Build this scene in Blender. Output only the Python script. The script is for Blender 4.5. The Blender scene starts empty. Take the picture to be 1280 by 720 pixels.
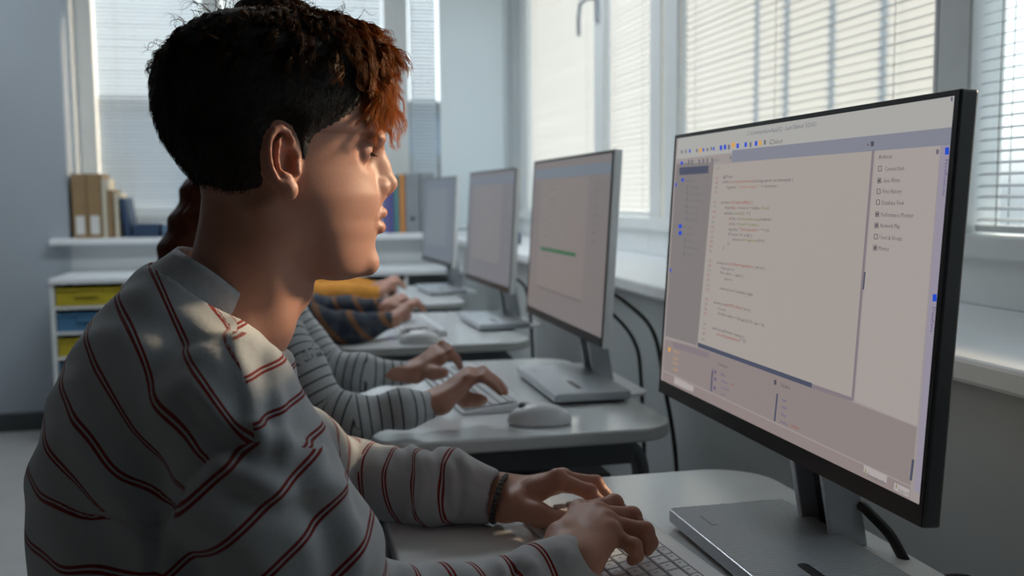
import bpy, math, random, os, time
import numpy as np
from mathutils import Vector, Matrix
T0 = time.time()
random.seed(7); rng = np.random.default_rng(7)
SC = bpy.context.scene
COL = SC.collection
PI = math.pi
LITE = False

# ------------------------------------------------------------------ camera model
CAM_H = 1.13
YAW, PITCH, ROLL, FPX = .2226, .0926, .0092, 1231.0
def cam_axes():
    cy, sy, cp, sp = math.cos(YAW), math.sin(YAW), math.cos(PITCH), math.sin(PITCH)
    f = np.array([sy*cp, cy*cp, -sp]); r = np.array([cy, -sy, 0.0]); d = np.array([-sy*sp, -cy*sp, -cp])
    c, s = math.cos(ROLL), math.sin(ROLL)
    return np.array([c*r+s*d, -s*r+c*d, f])
CM = cam_axes()
CO = np.array([0, 0, CAM_H])
def ray(px, py): return CM.T @ np.array([(px-640)/FPX, (py-360)/FPX, 1.0])
def W(px, py, y):                       # point of the place seen at a pixel, on the upright plane y = const
    r = ray(px, py); return r*(y/r[1])+CO
def WX(px, py, x):
    r = ray(px, py); return r*(x/r[0])+CO
def WZ(px, py, z):
    r = ray(px, py); return r*((z-CAM_H)/r[2])+CO

cam = bpy.data.cameras.new('camera'); camo = bpy.data.objects.new('camera', cam); COL.objects.link(camo)
mw = Matrix(((CM[0][0], -CM[1][0], -CM[2][0], 0), (CM[0][1], -CM[1][1], -CM[2][1], 0), (CM[0][2], -CM[1][2], -CM[2][2], CAM_H), (0, 0, 0, 1)))
camo.matrix_world = mw
cam.sensor_width = 36; cam.lens = 36*FPX/1280; cam.clip_start = .05; cam.clip_end = 200
cam.dof.use_dof = True; cam.dof.focus_distance = .93; cam.dof.aperture_fstop = 5.6
SC.camera = camo

# ------------------------------------------------------------------ materials
def new_mat(name):
    m = bpy.data.materials.new(name); m.use_nodes = True
    return m, m.node_tree, m.node_tree.nodes['Principled BSDF']
def srgb(r, g, b):
    f = lambda c: (c/255/12.92) if c/255 <= .04045 else ((c/255+.055)/1.055)**2.4
    return (f(r), f(g), f(b), 1)
def mat(name, col, rough=.5, metal=0, noise=0, scale=20, bump=0, bscale=200, sss=0, spec=.5, coat=0, coords='Object'):
    m, nt, b = new_mat(name)
    b.inputs['Base Color'].default_value = col; b.inputs['Roughness'].default_value = rough
    b.inputs['Metallic'].default_value = metal; b.inputs['Specular IOR Level'].default_value = spec
    if coat: b.inputs['Coat Weight'].default_value = coat; b.inputs['Coat Roughness'].default_value = .08
    if sss:
        b.inputs['Subsurface Weight'].default_value = sss
        b.inputs['Subsurface Radius'].default_value = (1, .35, .2); b.inputs['Subsurface Scale'].default_value = .008
    tc = nt.nodes.new('ShaderNodeTexCoord')
    if noise:
        n = nt.nodes.new('ShaderNodeTexNoise'); n.inputs['Scale'].default_value = scale; n.inputs['Detail'].default_value = 4
        nt.links.new(tc.outputs[coords], n.inputs['Vector'])
        mr = nt.nodes.new('ShaderNodeMapRange'); mr.inputs[1].default_value = .3; mr.inputs[2].default_value = .7
        mr.inputs[3].default_value = 1-noise; mr.inputs[4].default_value = 1+noise
        nt.links.new(n.outputs['Fac'], mr.inputs[0])
        mx = nt.nodes.new('ShaderNodeMix'); mx.data_type = 'RGBA'; mx.blend_type = 'MULTIPLY'; mx.inputs[0].default_value = 1
        mx.inputs[6].default_value = col; nt.links.new(mr.outputs[0], mx.inputs[7]); nt.links.new(mx.outputs[2], b.inputs['Base Color'])
    if bump:
        n = nt.nodes.new('ShaderNodeTexNoise'); n.inputs['Scale'].default_value = bscale; n.inputs['Detail'].default_value = 3
        nt.links.new(tc.outputs[coords], n.inputs['Vector'])
        bp = nt.nodes.new('ShaderNodeBump'); bp.inputs['Strength'].default_value = bump; bp.inputs['Distance'].default_value = .002
        nt.links.new(n.outputs['Fac'], bp.inputs['Height']); nt.links.new(bp.outputs[0], b.inputs['Normal'])
    return m
def emis(name, col, s=1.0, gloss=0):
    m, nt, b = new_mat(name)
    b.inputs['Base Color'].default_value = (.02, .02, .02, 1); b.inputs['Roughness'].default_value = .35
    b.inputs['Specular IOR Level'].default_value = .06
    b.inputs['Emission Color'].default_value = col; b.inputs['Emission Strength'].default_value = s
    return m
M = {}
M['wall'] = mat('wall_paint', (.56, .60, .61, 1), .7, noise=.03, scale=3, bump=.05, bscale=300)
M['wall_left'] = mat('wall_paint_blue_grey', (.40, .45, .50, 1), .7, noise=.03, scale=3)
M['wall_dark'] = mat('wall_paint_slate', (.10, .11, .13, 1), .7, noise=.03, scale=3)
M['ceiling'] = mat('ceiling_paint', (.6, .6, .6, 1), .8, noise=.02)
M['floor'] = mat('floor_vinyl', (.38, .38, .37, 1), .35, noise=.06, scale=6)
M['baseboard'] = mat('baseboard_vinyl', (.06, .065, .07, 1), .5, noise=.05)
M['white_frame'] = mat('white_window_frame', (.76, .79, .79, 1), .35, noise=.02)
M['sill'] = mat('white_sill', (.84, .87, .90, 1), .3, noise=.02)
M['steel'] = mat('grey_steel_tube', (.20, .22, .24, 1), .35, .7, noise=.04)
M['desk_top'] = mat('grey_laminate', (.68, .71, .72, 1), .15, noise=.03, scale=8, spec=.6)
M['desk_edge'] = mat('pale_edge_band', (.5, .51, .5, 1), .35, noise=.03)
M['black_plastic'] = mat('black_plastic', (.014, .014, .015, 1), .38, noise=.05)
M['dark_plastic'] = mat('dark_grey_plastic', (.085, .09, .092, 1), .35, noise=.05)
M['silver'] = mat('brushed_silver', (.50, .54, .58, 1), .3, .45, noise=.04, scale=60)
M['silver_pale'] = mat('pale_silver_plastic', (.88, .91, .93, 1), .3, .1, noise=.02)
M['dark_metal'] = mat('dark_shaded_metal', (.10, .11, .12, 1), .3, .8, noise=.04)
M['white_plastic'] = mat('white_plastic', (.68, .70, .72, 1), .35, noise=.02)
M['key_white'] = mat('white_keycaps', (.62, .64, .66, 1), .45, noise=.02)
M['key_bed'] = mat('grey_keyboard_bed', (.16, .17, .19, 1), .5, noise=.03)
M['cable'] = mat('black_cable', (.012, .012, .012, 1), .4, noise=.05)
M['print'] = mat('grey_key_print', (.2, .2, .22, 1), .5, noise=.02)

# ------------------------------------------------------------------ object helpers
def link(o, parent=None):
    COL.objects.link(o)
    if parent is not None: o.parent = parent
    return o
def tag(o, label=None, cat=None, group=None, kind=None):
    if label: o['label'] = label
    if cat: o['category'] = cat
    if group: o['group'] = group
    if kind: o['kind'] = kind
    return o
def thing(name, label, cat, loc=(0, 0, 0), rz=0, group=None):
    o = bpy.data.objects.new(name, None); o.empty_display_size = .05; COL.objects.link(o)
    o.location = loc; o.rotation_euler = (0, 0, rz)
    return tag(o, label, cat, group)
def copy_tree(o, parent=None):
    c = o.copy(); COL.objects.link(c); c.parent = parent
    for ch in [x for x in bpy.data.objects if x.parent == o]: copy_tree(ch, c)
    return c
class MB:
    """collects simple solids into one mesh"""
    def __init__(s): s.v = []; s.f = []; s.mi = []; s.m = 0; s.sm = []
    def add(s, vs, fs, smooth=False):
        n = len(s.v); s.v += [tuple(map(float, v)) for v in vs]
        for f in fs: s.f.append([i+n for i in f]); s.mi.append(s.m); s.sm.append(smooth)
        return s
    def box(s, x0, x1, y0, y1, z0, z1):
        vs = [(x, y, z) for z in (z0, z1) for y in (y0, y1) for x in (x0, x1)]
        return s.add(vs, [(0, 2, 3, 1), (4, 5, 7, 6), (0, 1, 5, 4), (2, 6, 7, 3), (0, 4, 6, 2), (1, 3, 7, 5)])
    def obox(s, c, ax, ay, az):            # oriented box: centre, half axes
        c, ax, ay, az = map(np.array, (c, ax, ay, az))
        vs = [c+i*ax+j*ay+k*az for k in (-1, 1) for j in (-1, 1) for i in (-1, 1)]
        return s.add(vs, [(0, 2, 3, 1), (4, 5, 7, 6), (0, 1, 5, 4), (2, 6, 7, 3), (0, 4, 6, 2), (1, 3, 7, 5)])
    def prism(s, poly, z0, z1, f=lambda p, z: (p[0], p[1], z)):
        n = len(poly)
        vs = [f(p, z0) for p in poly]+[f(p, z1) for p in poly]
        fs = [tuple(range(n-1, -1, -1)), tuple(range(n, 2*n))]+[(i, (i+1) % n, n+(i+1) % n, n+i) for i in range(n)]
        return s.add(vs, fs)
    def tube(s, pts, r, n=10, cap=True, smooth=True):
        pts = [np.array(p, float) for p in pts]; rs = r if hasattr(r, '__len__') else [r]*len(pts)
        vs = []; up = np.array([0.13, .21, .97])
        u = None
        for i, p in enumerate(pts):
            t = pts[min(i+1, len(pts)-1)]-pts[max(i-1, 0)]; t = t/(np.linalg.norm(t)+1e-9)
            u = (up if u is None else u); u = u-t*np.dot(u, t); u /= np.linalg.norm(u)+1e-9; w = np.cross(t, u)
            for k in range(n):
                a = 2*PI*k/n; vs.append(p+rs[i]*(math.cos(a)*u+math.sin(a)*w))
        fs = [(i*n+k, i*n+(k+1) % n, (i+1)*n+(k+1) % n, (i+1)*n+k) for i in range(len(pts)-1) for k in range(n)]
        if cap: fs += [tuple(range(n-1, -1, -1)), tuple(range((len(pts)-1)*n, len(pts)*n))]
        return s.add(vs, fs, smooth)
    def build(s, name, mats, parent=None, bevel=0, seg=2, smooth=False, loc=None):
        me = bpy.data.meshes.new(name); me.from_pydata(s.v, [], s.f); me.update()
        for m in (mats if isinstance(mats, (list, tuple)) else [mats]): me.materials.append(m)
        me.polygons.foreach_set('material_index', s.mi)
        me.polygons.foreach_set('use_smooth', [bool(x or smooth) for x in s.sm])
        o = bpy.data.objects.new(name, me)
        if loc is not None:
            off = np.array(loc); 
            for v in me.vertices: v.co = Vector(np.array(v.co)-off)
            o.location = loc
        link(o, parent)
        if bevel:
            b = o.modifiers.new('bevel', 'BEVEL'); b.width = bevel; b.segments = seg; b.limit_method = 'ANGLE'; b.angle_limit = .6
            b.harden_normals = False
        return o
def rrect(x0, x1, y0, y1, r, n=8):
    out = []
    for cx, cy, a0 in ((x1-r, y1-r, 0), (x0+r, y1-r, PI/2), (x0+r, y0+r, PI), (x1-r, y0+r, 1.5*PI)):
        for i in range(n+1):
            a = a0+PI/2*i/n; out.append((cx+r*math.cos(a), cy+r*math.sin(a)))
    return out
def spline(pts, n=8):
    pts = [np.array(p, float) for p in pts]; P = [2*pts[0]-pts[1]]+pts+[2*pts[-1]-pts[-2]]; out = []
    for i in range(1, len(P)-2):
        for k in range(n):
            t = k/n; a, b, c, d = P[i-1:i+3]
            out.append(.5*((2*b)+(-a+c)*t+(2*a-5*b+4*c-d)*t*t+(-a+3*b-3*c+d)*t**3))
    out.append(pts[-1]); return out
def np_mesh(name, V, F, material, parent=None, smooth=True, attrs=None):
    me = bpy.data.meshes.new(name); V = np.asarray(V, np.float32); F = np.asarray(F, np.int32)
    me.vertices.add(len(V)); me.vertices.foreach_set('co', V.ravel())
    k = F.shape[1]; me.loops.add(F.size); me.loops.foreach_set('vertex_index', F.ravel())
    me.polygons.add(len(F)); me.polygons.foreach_set('loop_start', np.arange(0, F.size, k, dtype=np.int32))
    me.polygons.foreach_set('use_smooth', np.full(len(F), smooth)); me.update(calc_edges=True); me.validate()
    for an, av in (attrs or {}).items():
        a = me.attributes.new(an, 'FLOAT', 'POINT'); a.data.foreach_set('value', np.asarray(av, np.float32))
    for m in (material if isinstance(material, (list, tuple)) else [material]): me.materials.append(m)
    o = bpy.data.objects.new(name, me); return link(o, parent)

# ------------------------------------------------------------------ implicit modelling
class Field:
    def __init__(s, lo, hi, h):
        s.lo = np.array(lo, np.float32); s.h = h
        s.n = np.ceil((np.array(hi)-s.lo)/h).astype(int)+1
        s.ax = [(s.lo[i]+np.arange(s.n[i])*h).astype(np.float32) for i in range(3)]
        s.D = np.full(s.n, .05, np.float32)
    def sub(s, lo, hi):
        i0 = np.clip(np.floor((np.array(lo)-s.lo)/s.h).astype(int), 0, s.n); i1 = np.clip(np.ceil((np.array(hi)-s.lo)/s.h).astype(int)+1, 0, s.n)
        sl = tuple(slice(a, b) for a, b in zip(i0, i1))
        return sl, s.ax[0][sl[0]][:, None, None], s.ax[1][sl[1]][None, :, None], s.ax[2][sl[2]][None, None, :]
    @staticmethod
    def smin(a, b, k):
        if k <= 0: return np.minimum(a, b)
        h = np.maximum(k-np.abs(a-b), 0)/k; return np.minimum(a, b)-h*h*k*.25
    def put(s, fn, lo, hi, k=0, mode='u'):
        sl, X, Y, Z = s.sub(lo, hi)
        if 0 in s.D[sl].shape: return
        d = fn(X, Y, Z)
        if mode == 'u': s.D[sl] = s.smin(s.D[sl], d, k)
        elif mode == 's': s.D[sl] = -s.smin(-s.D[sl], d, k)
        elif mode == 'b': s.D[sl] = s.D[sl]-d
    def cone(s, a, b, ra, rb, k=0, mode='u', m=.03):
        a = np.array(a, np.float32); b = np.array(b, np.float32); ba = b-a; L = float(ba@ba)+1e-12
        lo = np.minimum(a-ra, b-rb)-m-k; hi = np.maximum(a+ra, b+rb)+m+k
        def fn(X, Y, Z):
            t = np.clip(((X-a[0])*ba[0]+(Y-a[1])*ba[1]+(Z-a[2])*ba[2])/L, 0, 1)
            return np.sqrt((X-a[0]-t*ba[0])**2+(Y-a[1]-t*ba[1])**2+(Z-a[2]-t*ba[2])**2)-(ra+(rb-ra)*t)
        s.put(fn, lo, hi, k, mode)
    def chain(s, pts, rs, k=0, mode='u'):
        for i in range(len(pts)-1): s.cone(pts[i], pts[i+1], rs[i], rs[i+1], k, mode)
    def ell(s, c, r, R=None, k=0, mode='u', m=.02):
        c = np.array(c, np.float32); r = np.array(r, np.float32); R = np.eye(3) if R is None else np.array(R)
        mr = float(max(r))+m+k
        def fn(X, Y, Z):
            x, y, z = X-c[0], Y-c[1], Z-c[2]
            q = [(R[0][i]*x+R[1][i]*y+R[2][i]*z) for i in range(3)]
            k0 = np.sqrt((q[0]/r[0])**2+(q[1]/r[1])**2+(q[2]/r[2])**2)
            k1 = np.sqrt((q[0]/r[0]**2)**2+(q[1]/r[1]**2)**2+(q[2]/r[2]**2)**2)
            return k0*(k0-1)/np.maximum(k1, 1e-6)
        s.put(fn, c-mr, c+mr, k, mode)
    def ridge(s, pts, amp, w):
        """raise (or sink) the surface along a line: a fold of cloth, a tendon"""
        pts = [np.array(p, np.float32) for p in pts]; P = np.array(pts)
        lo = P.min(0)-3*w; hi = P.max(0)+3*w
        def fn(X, Y, Z):
            best = None
            for a, b in zip(pts[:-1], pts[1:]):
                ba = b-a; L = float(ba@ba)+1e-12
                t = np.clip(((X-a[0])*ba[0]+(Y-a[1])*ba[1]+(Z-a[2])*ba[2])/L, 0, 1)
                d = (X-a[0]-t*ba[0])**2+(Y-a[1]-t*ba[1])**2+(Z-a[2]-t*ba[2])**2
                best = d if best is None else np.minimum(best, d)
            return amp*np.exp(-best/(w*w))
        s.put(fn, lo, hi, 0, 'b')
    def mesh(s, smooth=1):
        D = s.D; D[0] = D[-1] = .01; D[:, 0] = D[:, -1] = .01; D[:, :, 0] = D[:, :, -1] = .01
        neg = D < 0
        c = np.zeros(np.array(D.shape)-1, np.int8)
        for i in (0, 1):
            for j in (0, 1):
                for k in (0, 1): c += neg[i:neg.shape[0]-1+i, j:neg.shape[1]-1+j, k:neg.shape[2]-1+k]
        cells = np.argwhere((c > 0) & (c < 8)); idx = -np.ones(c.shape, np.int32); idx[tuple(cells.T)] = np.arange(len(cells))
        acc = np.zeros((len(cells), 3)); cnt = np.zeros(len(cells)); x, y, z = cells.T
        for axis in range(3):
            for a in (0, 1):
                for b in (0, 1):
                    o0 = [0, 0, 0]; oth = [t for t in range(3) if t != axis]; o0[oth[0]] = a; o0[oth[1]] = b
                    o1 = list(o0); o1[axis] = 1
                    d0 = D[x+o0[0], y+o0[1], z+o0[2]]; d1 = D[x+o1[0], y+o1[1], z+o1[2]]
                    m = (d0 < 0) != (d1 < 0); t = np.where(m, d0/np.where(m, d0-d1, 1), 0)
                    for q in range(3): acc[:, q] += np.where(m, (t if q == axis else o0[q]), 0)
                    cnt += m
        V = (cells+acc/cnt[:, None])*s.h+s.lo
        F = []
        for axis in range(3):
            u, v = [(1, 2), (2, 0), (0, 1)][axis]
            n0 = [slice(1, -1)]*3; n0[axis] = slice(0, -1); n1 = [slice(1, -1)]*3; n1[axis] = slice(1, None)
            A = neg[tuple(n0)]; B = neg[tuple(n1)]
            for flip, mk in ((False, A & ~B), (True, ~A & B)):
                e = np.argwhere(mk); 
                if len(e) == 0: continue
                off = np.ones(3, int); off[axis] = 0; e = e+off
                q = []
                for du, dv in ((1, 1), (0, 1), (0, 0), (1, 0)):
                    w = e.copy(); w[:, u] -= du; w[:, v] -= dv; q.append(idx[w[:, 0], w[:, 1], w[:, 2]])
                Q = np.stack(q, 1); Q = Q[:, ::-1] if flip else Q
                F.append(Q)
        F = np.concatenate(F)
        if smooth:
            E = np.concatenate([F[:, [0, 1]], F[:, [1, 2]], F[:, [2, 3]], F[:, [3, 0]]])
            deg = np.bincount(E.ravel(), minlength=len(V)).astype(float)
            for _ in range(smooth):
                S = np.stack([np.bincount(E[:, 0], V[E[:, 1], q], len(V))+np.bincount(E[:, 1], V[E[:, 0], q], len(V)) for q in range(3)], 1)
                V = .5*V+.5*S/deg[:, None]
        return V, F
def join_np(parts):
    V = []; F = []; n = 0
    for v, f in parts: V.append(v); F.append(f+n); n += len(v)
    return np.concatenate(V), np.concatenate(F)

# ------------------------------------------------------------------ light and sky
wd = bpy.data.worlds.new('sky'); SC.world = wd; wd.use_nodes = True
nt = wd.node_tree; bg = nt.nodes['Background']
geo = nt.nodes.new('ShaderNodeTexCoord'); sep = nt.nodes.new('ShaderNodeSeparateXYZ'); nt.links.new(geo.outputs['Generated'], sep.inputs[0])
rmp = nt.nodes.new('ShaderNodeValToRGB'); nt.links.new(sep.outputs['Z'], rmp.inputs[0])
rmp.color_ramp.elements[0].position = -.02; rmp.color_ramp.elements[0].color = (.30, .33, .36, 1)
rmp.color_ramp.elements[1].position = .06; rmp.color_ramp.elements[1].color = (.92, .95, .97, 1)
e = rmp.color_ramp.elements.new(.8); e.color = (.55, .72, .95, 1)
nt.links.new(rmp.outputs[0], bg.inputs['Color']); bg.inputs['Strength'].default_value = SKY = 2.0
sun = bpy.data.lights.new('sun', 'SUN'); so = bpy.data.objects.new('sun', sun); COL.objects.link(so)
sun.energy = 7.5; sun.color = (1.0, .72, .48); sun.angle = math.radians(5)
az, el = math.radians(16), math.radians(20)
sd = Vector((math.cos(az)*math.cos(el), math.sin(az)*math.cos(el), math.sin(el)))
so.rotation_euler = sd.to_track_quat('Z', 'Y').to_euler(); so.location = sd*6

# ------------------------------------------------------------------ room shell
def struct(o): o['kind'] = 'structure'; return o
XW, YB, SILL = 1.19, 5.54, .93          # window planes and sill height
b = MB(); b.box(-3.2, 1.6, -1.8, 5.9, -.1, 0); struct(b.build('floor', M['floor']))
b = MB(); b.box(-3.2, 1.6, -1.8, 5.9, 2.8, 2.9); struct(b.build('ceiling', M['ceiling']))
b = MB(); b.box(-3.3, -3.2, -1.8, 5.9, 0, 2.8); struct(b.build('wall_left', M['wall_dark']))
b = MB(); b.box(-3.3, 1.6, -1.9, -1.8, 0, 2.8); struct(b.build('wall_front', M['wall_dark']))
b = MB(); b.box(.83, 1.30, -1.8, 5.2, 0, SILL-.03); b.box(1.18, 1.30, -1.8, 5.9, 2.5, 2.8); b.box(1.18, 1.3, -1.8, .0, .9, 2.5); b.box(1.18, 1.3, 5.02, 5.9, 0, 2.5)
struct(b.build('wall_right', M['wall']))
b = MB(); b.m = 0; b.box(-3.2, -1.045, 5.2, 5.62, 0, 2.8)
b.m = 1; b.box(-1.045, .80, 5.2, 5.62, 0, .92); b.box(-1.045, 1.18, 5.5, 5.62, 2.5, 2.8); b.box(.80, 1.18, 5.2, 5.62, 0, .92); b.box(1.165, 1.2, 5.2, 5.62, 0, 2.8)
struct(b.build('wall_back', [M['wall_left'], M['wall']]))
b = MB(); b.box(-3.2, -1.15, 5.185, 5.2, 0, .09); b.box(-1.15, .8, 5.185, 5.2, 0, .09); struct(b.build('baseboard_back', M['baseboard']))
b = MB(); b.box(.815, .83, -1.8, 5.2, 0, .08); struct(b.build('baseboard_right', M['baseboard']))
b = MB(); b.box(.795, 1.20, -1.8, 5.19, SILL-.032, SILL); struct(b.build('trim_1', M['sill'], bevel=.006))      # sill along the window wall
b = MB(); b.box(-1.13, 1.16, 5.13, 5.52, .915, .945); struct(b.build('trim_2', M['sill'], bevel=.005))     # sill along the back wall

# glass
mg, nt, pb = new_mat('window_glass'); nt.nodes.remove(pb)
tr = nt.nodes.new('ShaderNodeBsdfTransparent'); tr.inputs[0].default_value = (.93, .96, .95, 1)
gl = nt.nodes.new('ShaderNodeBsdfGlossy'); gl.inputs['Roughness'].default_value = .02
mx = nt.nodes.new('ShaderNodeMixShader'); mx.inputs[0].default_value = .06
nt.links.new(tr.outputs[0], mx.inputs[1]); nt.links.new(gl.outputs[0], mx.inputs[2]); nt.links.new(mx.outputs[0], nt.nodes['Material Output'].inputs[0])
# blind slats: painted aluminium/pvc that lets some light through
def slat_mat(name, col, tcol, f):
    m, nt, pb = new_mat(name); pb.inputs['Base Color'].default_value = col; pb.inputs['Roughness'].default_value = .45
    t = nt.nodes.new('ShaderNodeBsdfTranslucent'); t.inputs[0].default_value = tcol
    mx = nt.nodes.new('ShaderNodeMixShader'); mx.inputs[0].default_value = f
    nt.links.new(pb.outputs[0], mx.inputs[1]); nt.links.new(t.outputs[0], mx.inputs[2]); nt.links.new(mx.outputs[0], nt.nodes['Material Output'].inputs[0]); return m
M['slat'] = slat_mat('white_blind_slat', (.75, .77, .78, 1), (.54, .60, .64, 1), .45)

def window(n, axis, a0, a1, stiles=(), z0=SILL, z1=2.5, plane=XW):
    """frame of one window; the members are boxes along the wall"""
    fr = MB(); P = plane; d0, d1 = P, P+.075
    def bx(u0, u1, w0, w1, e0=d0, e1=d1):
        if axis == 'y': fr.box(e0, e1, u0, u1, w0, w1)
        else: fr.box(u0, u1, e0, e1, w0, w1)
    bx(a0, a1, z0, z0+.10); bx(a0, a1, z0+.085, z0+.125, d0-.015, d1); bx(a0, a1, z1-.08, z1)
    for s0, s1 in stiles: bx(s0, s1, z0+.1, z1-.08)
    o = fr.build('window_%d' % n, M['white_frame'], bevel=.004); struct(o)
    g = MB()
    if axis == 'y': g.box(P+.05, P+.056, a0, a1, z0+.1, z1-.08)
    else: g.box(a0, a1, P+.05, P+.056, z0+.1, z1-.08)
    struct(g.build('glass_pane', mg, o)); return o
w1 = window(1, 'y', .0, 1.645, [(.0, .07), (1.555, 1.645)])
w2 = window(2, 'y', 1.645, 3.15, [(1.645, 1.66), (2.91, 3.02), (3.05, 3.15)])
w3 = window(3, 'y', 3.15, 5.03, [(3.65, 3.765), (4.89, 5.03)])
w4 = window(4, 'x', -1.045, -.365, [(-1.045, -.96), (-.415, -.365)], z0=.945, plane=YB)
w5 = window(5, 'x', -.365, .61, [(-.365, -.315), (.545, .61)], z0=.945, plane=YB)
w6 = window(6, 'x', .61, 1.17, [(.61, .675), (1.13, 1.17)], z0=.945, plane=YB)
# handle of the sash on the window wall
h = MB(); h.box(XW-.012, XW, 3.69, 3.725, 1.80, 1.93); h.tube([(XW-.012, 3.705, 1.885), (XW-.045, 3.705, 1.885)], .009); h.tube([(XW-.045, 3.71, 1.885), (XW-.05, 3.78, 1.88), (XW-.048, 3.81, 1.83), (XW-.046, 3.815, 1.76)], .009)
struct(h.build('window_handle', M['silver'], w3, bevel=.002))

def blind(axis, a0, a1, zb, zt, plane, tilt, label, group, cords, wand=None, pitch=.02, width=.025):
    t = thing('venetian_blind', label, 'blind', (plane, (a0+a1)/2, zb) if axis == 'y' else ((a0+a1)/2, plane, zb), 0, group)
    s = MB(); L = (a1-a0)/2-.006; zz = .022; ct, st = math.cos(tilt), math.sin(tilt)
    def P(a, d, z): return (d, a, z) if axis == 'y' else (a, d, z)
    while zz < zt-zb-.03:
        pr = []
        for u, hh in ((-.5, 0), (-.25, .0014), (0, .0019), (.25, .0014), (.5, 0)):
            d = u*width*ct-hh*st; z = u*width*st+hh*ct; pr.append((d, z))
        j = random.uniform(-.0006, .0006)
        vs = [P(a, d, zz+z+j) for a in (-L, L) for d, z in pr]
        s.add(vs, [(i, i+1, 6+i, 5+i) for i in range(4)], True); zz += pitch
    s.build('slats', M['slat'], t)
    r = MB(); r.add([P(a, d, z) for a in (-L, L) for d, z in ((-.013, 0), (.013, 0), (.013, .012), (-.013, .012))], [(0, 1, 2, 3), (7, 6, 5, 4), (0, 4, 5, 1), (1, 5, 6, 2), (2, 6, 7, 3), (3, 7, 4, 0)])
    r.build('bottom_rail', M['white_frame'], t, bevel=.002)
    r = MB(); r.add([P(a, d, z+zt-zb-.03) for a in (-L, L) for d, z in ((-.015, 0), (.015, 0), (.015, .03), (-.015, .03))], [(0, 1, 2, 3), (7, 6, 5, 4), (0, 4, 5, 1), (1, 5, 6, 2), (2, 6, 7, 3), (3, 7, 4, 0)])
    r.build('headrail', M['white_frame'], t)
    sgn = -1
    for c in cords:
        r = MB(); a = c-(a0+a1)/2
        for dd in (-.0125, .0125): r.tube([P(a, dd, .01), P(a, dd, zt-zb-.02)], .0009, 5)
        r.build('cord', M['dark_plastic'] if axis == 'y' and a0 < 1 else M['white_plastic'], t)
    return t
BG = 'venetian blinds'
blind('y', .08, 1.55, 1.06, 2.42, XW+.025, math.radians(14), 'half open white slatted blind at the right edge, behind the large monitor', None, (.25, .8, 1.28, 1.49))
blind('y', 1.665, 2.905, 1.06, 2.42, XW+.025, math.radians(-69), 'wide closed white blind directly above the large monitor screen', None, (1.8, 2.3, 2.8), width=.0217)
blind('y', 3.155, 3.645, 1.06, 2.42, XW+.025, math.radians(-70), 'narrow closed white blind right of the window handle', None, (3.25, 3.55), width=.0217)
blind('y', 3.77, 4.885, 1.06, 2.42, XW+.025, math.radians(-70), 'closed white blind left of the window handle, above the middle monitors', None, (3.9, 4.75), width=.0217)
blind('x', -.955, -.42, 1.075, 2.42, YB+.025, math.radians(44), 'white slatted blind left of the young man, above the tan binders', None, (-.85, -.52))
blind('x', -.31, .54, 1.075, 2.42, YB+.025, math.radians(44), "white slatted back wall blind mostly hidden behind the young man's curly hair", None, (-.2, .43))
blind('x', .68, .84, 1.075, 2.42, YB+.025, math.radians(44), 'narrow slatted back wall blind right of the young man, above the grey binders', None, (.70,))

rb = thing('pier_stand_in_blind', 'stand-in for the brightly lit wall pier, built as a plain white roller blind in the corner, above the two farthest monitors', 'blind', (.975, 5.24, .96))  # made-up blind: its backlit cloth gives the brightness of the lit wall pier
M['roller'] = slat_mat('backlit_pier_cloth', (.7, .72, .70, 1), (.92, .94, .92, 1), .85)
b = MB(); n_ = 12
b.add([(-.172+.344*i/n_, .004*math.sin(i*.5), z) for z in (.012, 1.5) for i in range(n_+1)], [(i, i+1, n_+2+i, n_+1+i) for i in range(n_)], True); b.build('cloth', M['roller'], rb)
b = MB(); b.tube([(-.172, 0, .01), (.172, 0, .01)], .009, 10); b.build('bottom_bar', M['white_frame'], rb)
b = MB(); b.tube([(-.176, 0, 1.52), (.176, 0, 1.52)], .03, 14); b.build('roller', M['white_frame'], rb)
# facade across the yard, seen as a bluish mass through the back blinds
bd = thing('building', 'bluish building outside, dimly seen through the back wall blinds', 'building', (0, 30, -3))
M['facade'] = mat('blue_grey_facade', (.16, .22, .29, 1), .8, noise=.05, scale=1)
b = MB(); b.box(-22, 22, 0, 8, 0, 6.7); b.build('wall', M['facade'], bd)
b = MB(); b.box(-22.3, 22.3, -.3, 8.3, 6.7, 7.0); b.build('roof', M['dark_plastic'], bd)
for i in range(9):
    b = MB(); b.box(-20+i*4.6, -18+i*4.6, -.05, 0, 3.2, 5.4); b.build('window', M['dark_metal'], bd)
gm = mat('yard_asphalt', (.25, .26, .26, 1), .9, noise=.1, scale=2)
b = MB(); b.box(-40, 60, 6.2, 80, -3.2, -3); b.box(1.9, 60, -40, 6.2, -3.2, -3); struct(b.build('trim_3', gm))
# upright bars of the facade outside the window wall; they throw the soft vertical shades seen on the blind
for yy in (1.93, 2.13, 2.34, 2.50):
    b = MB(); b.tube([(1.46, yy, .8), (1.46, yy, 2.7)], .013, 8); o = b.build('trim_4', M['steel']); struct(o)

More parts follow.
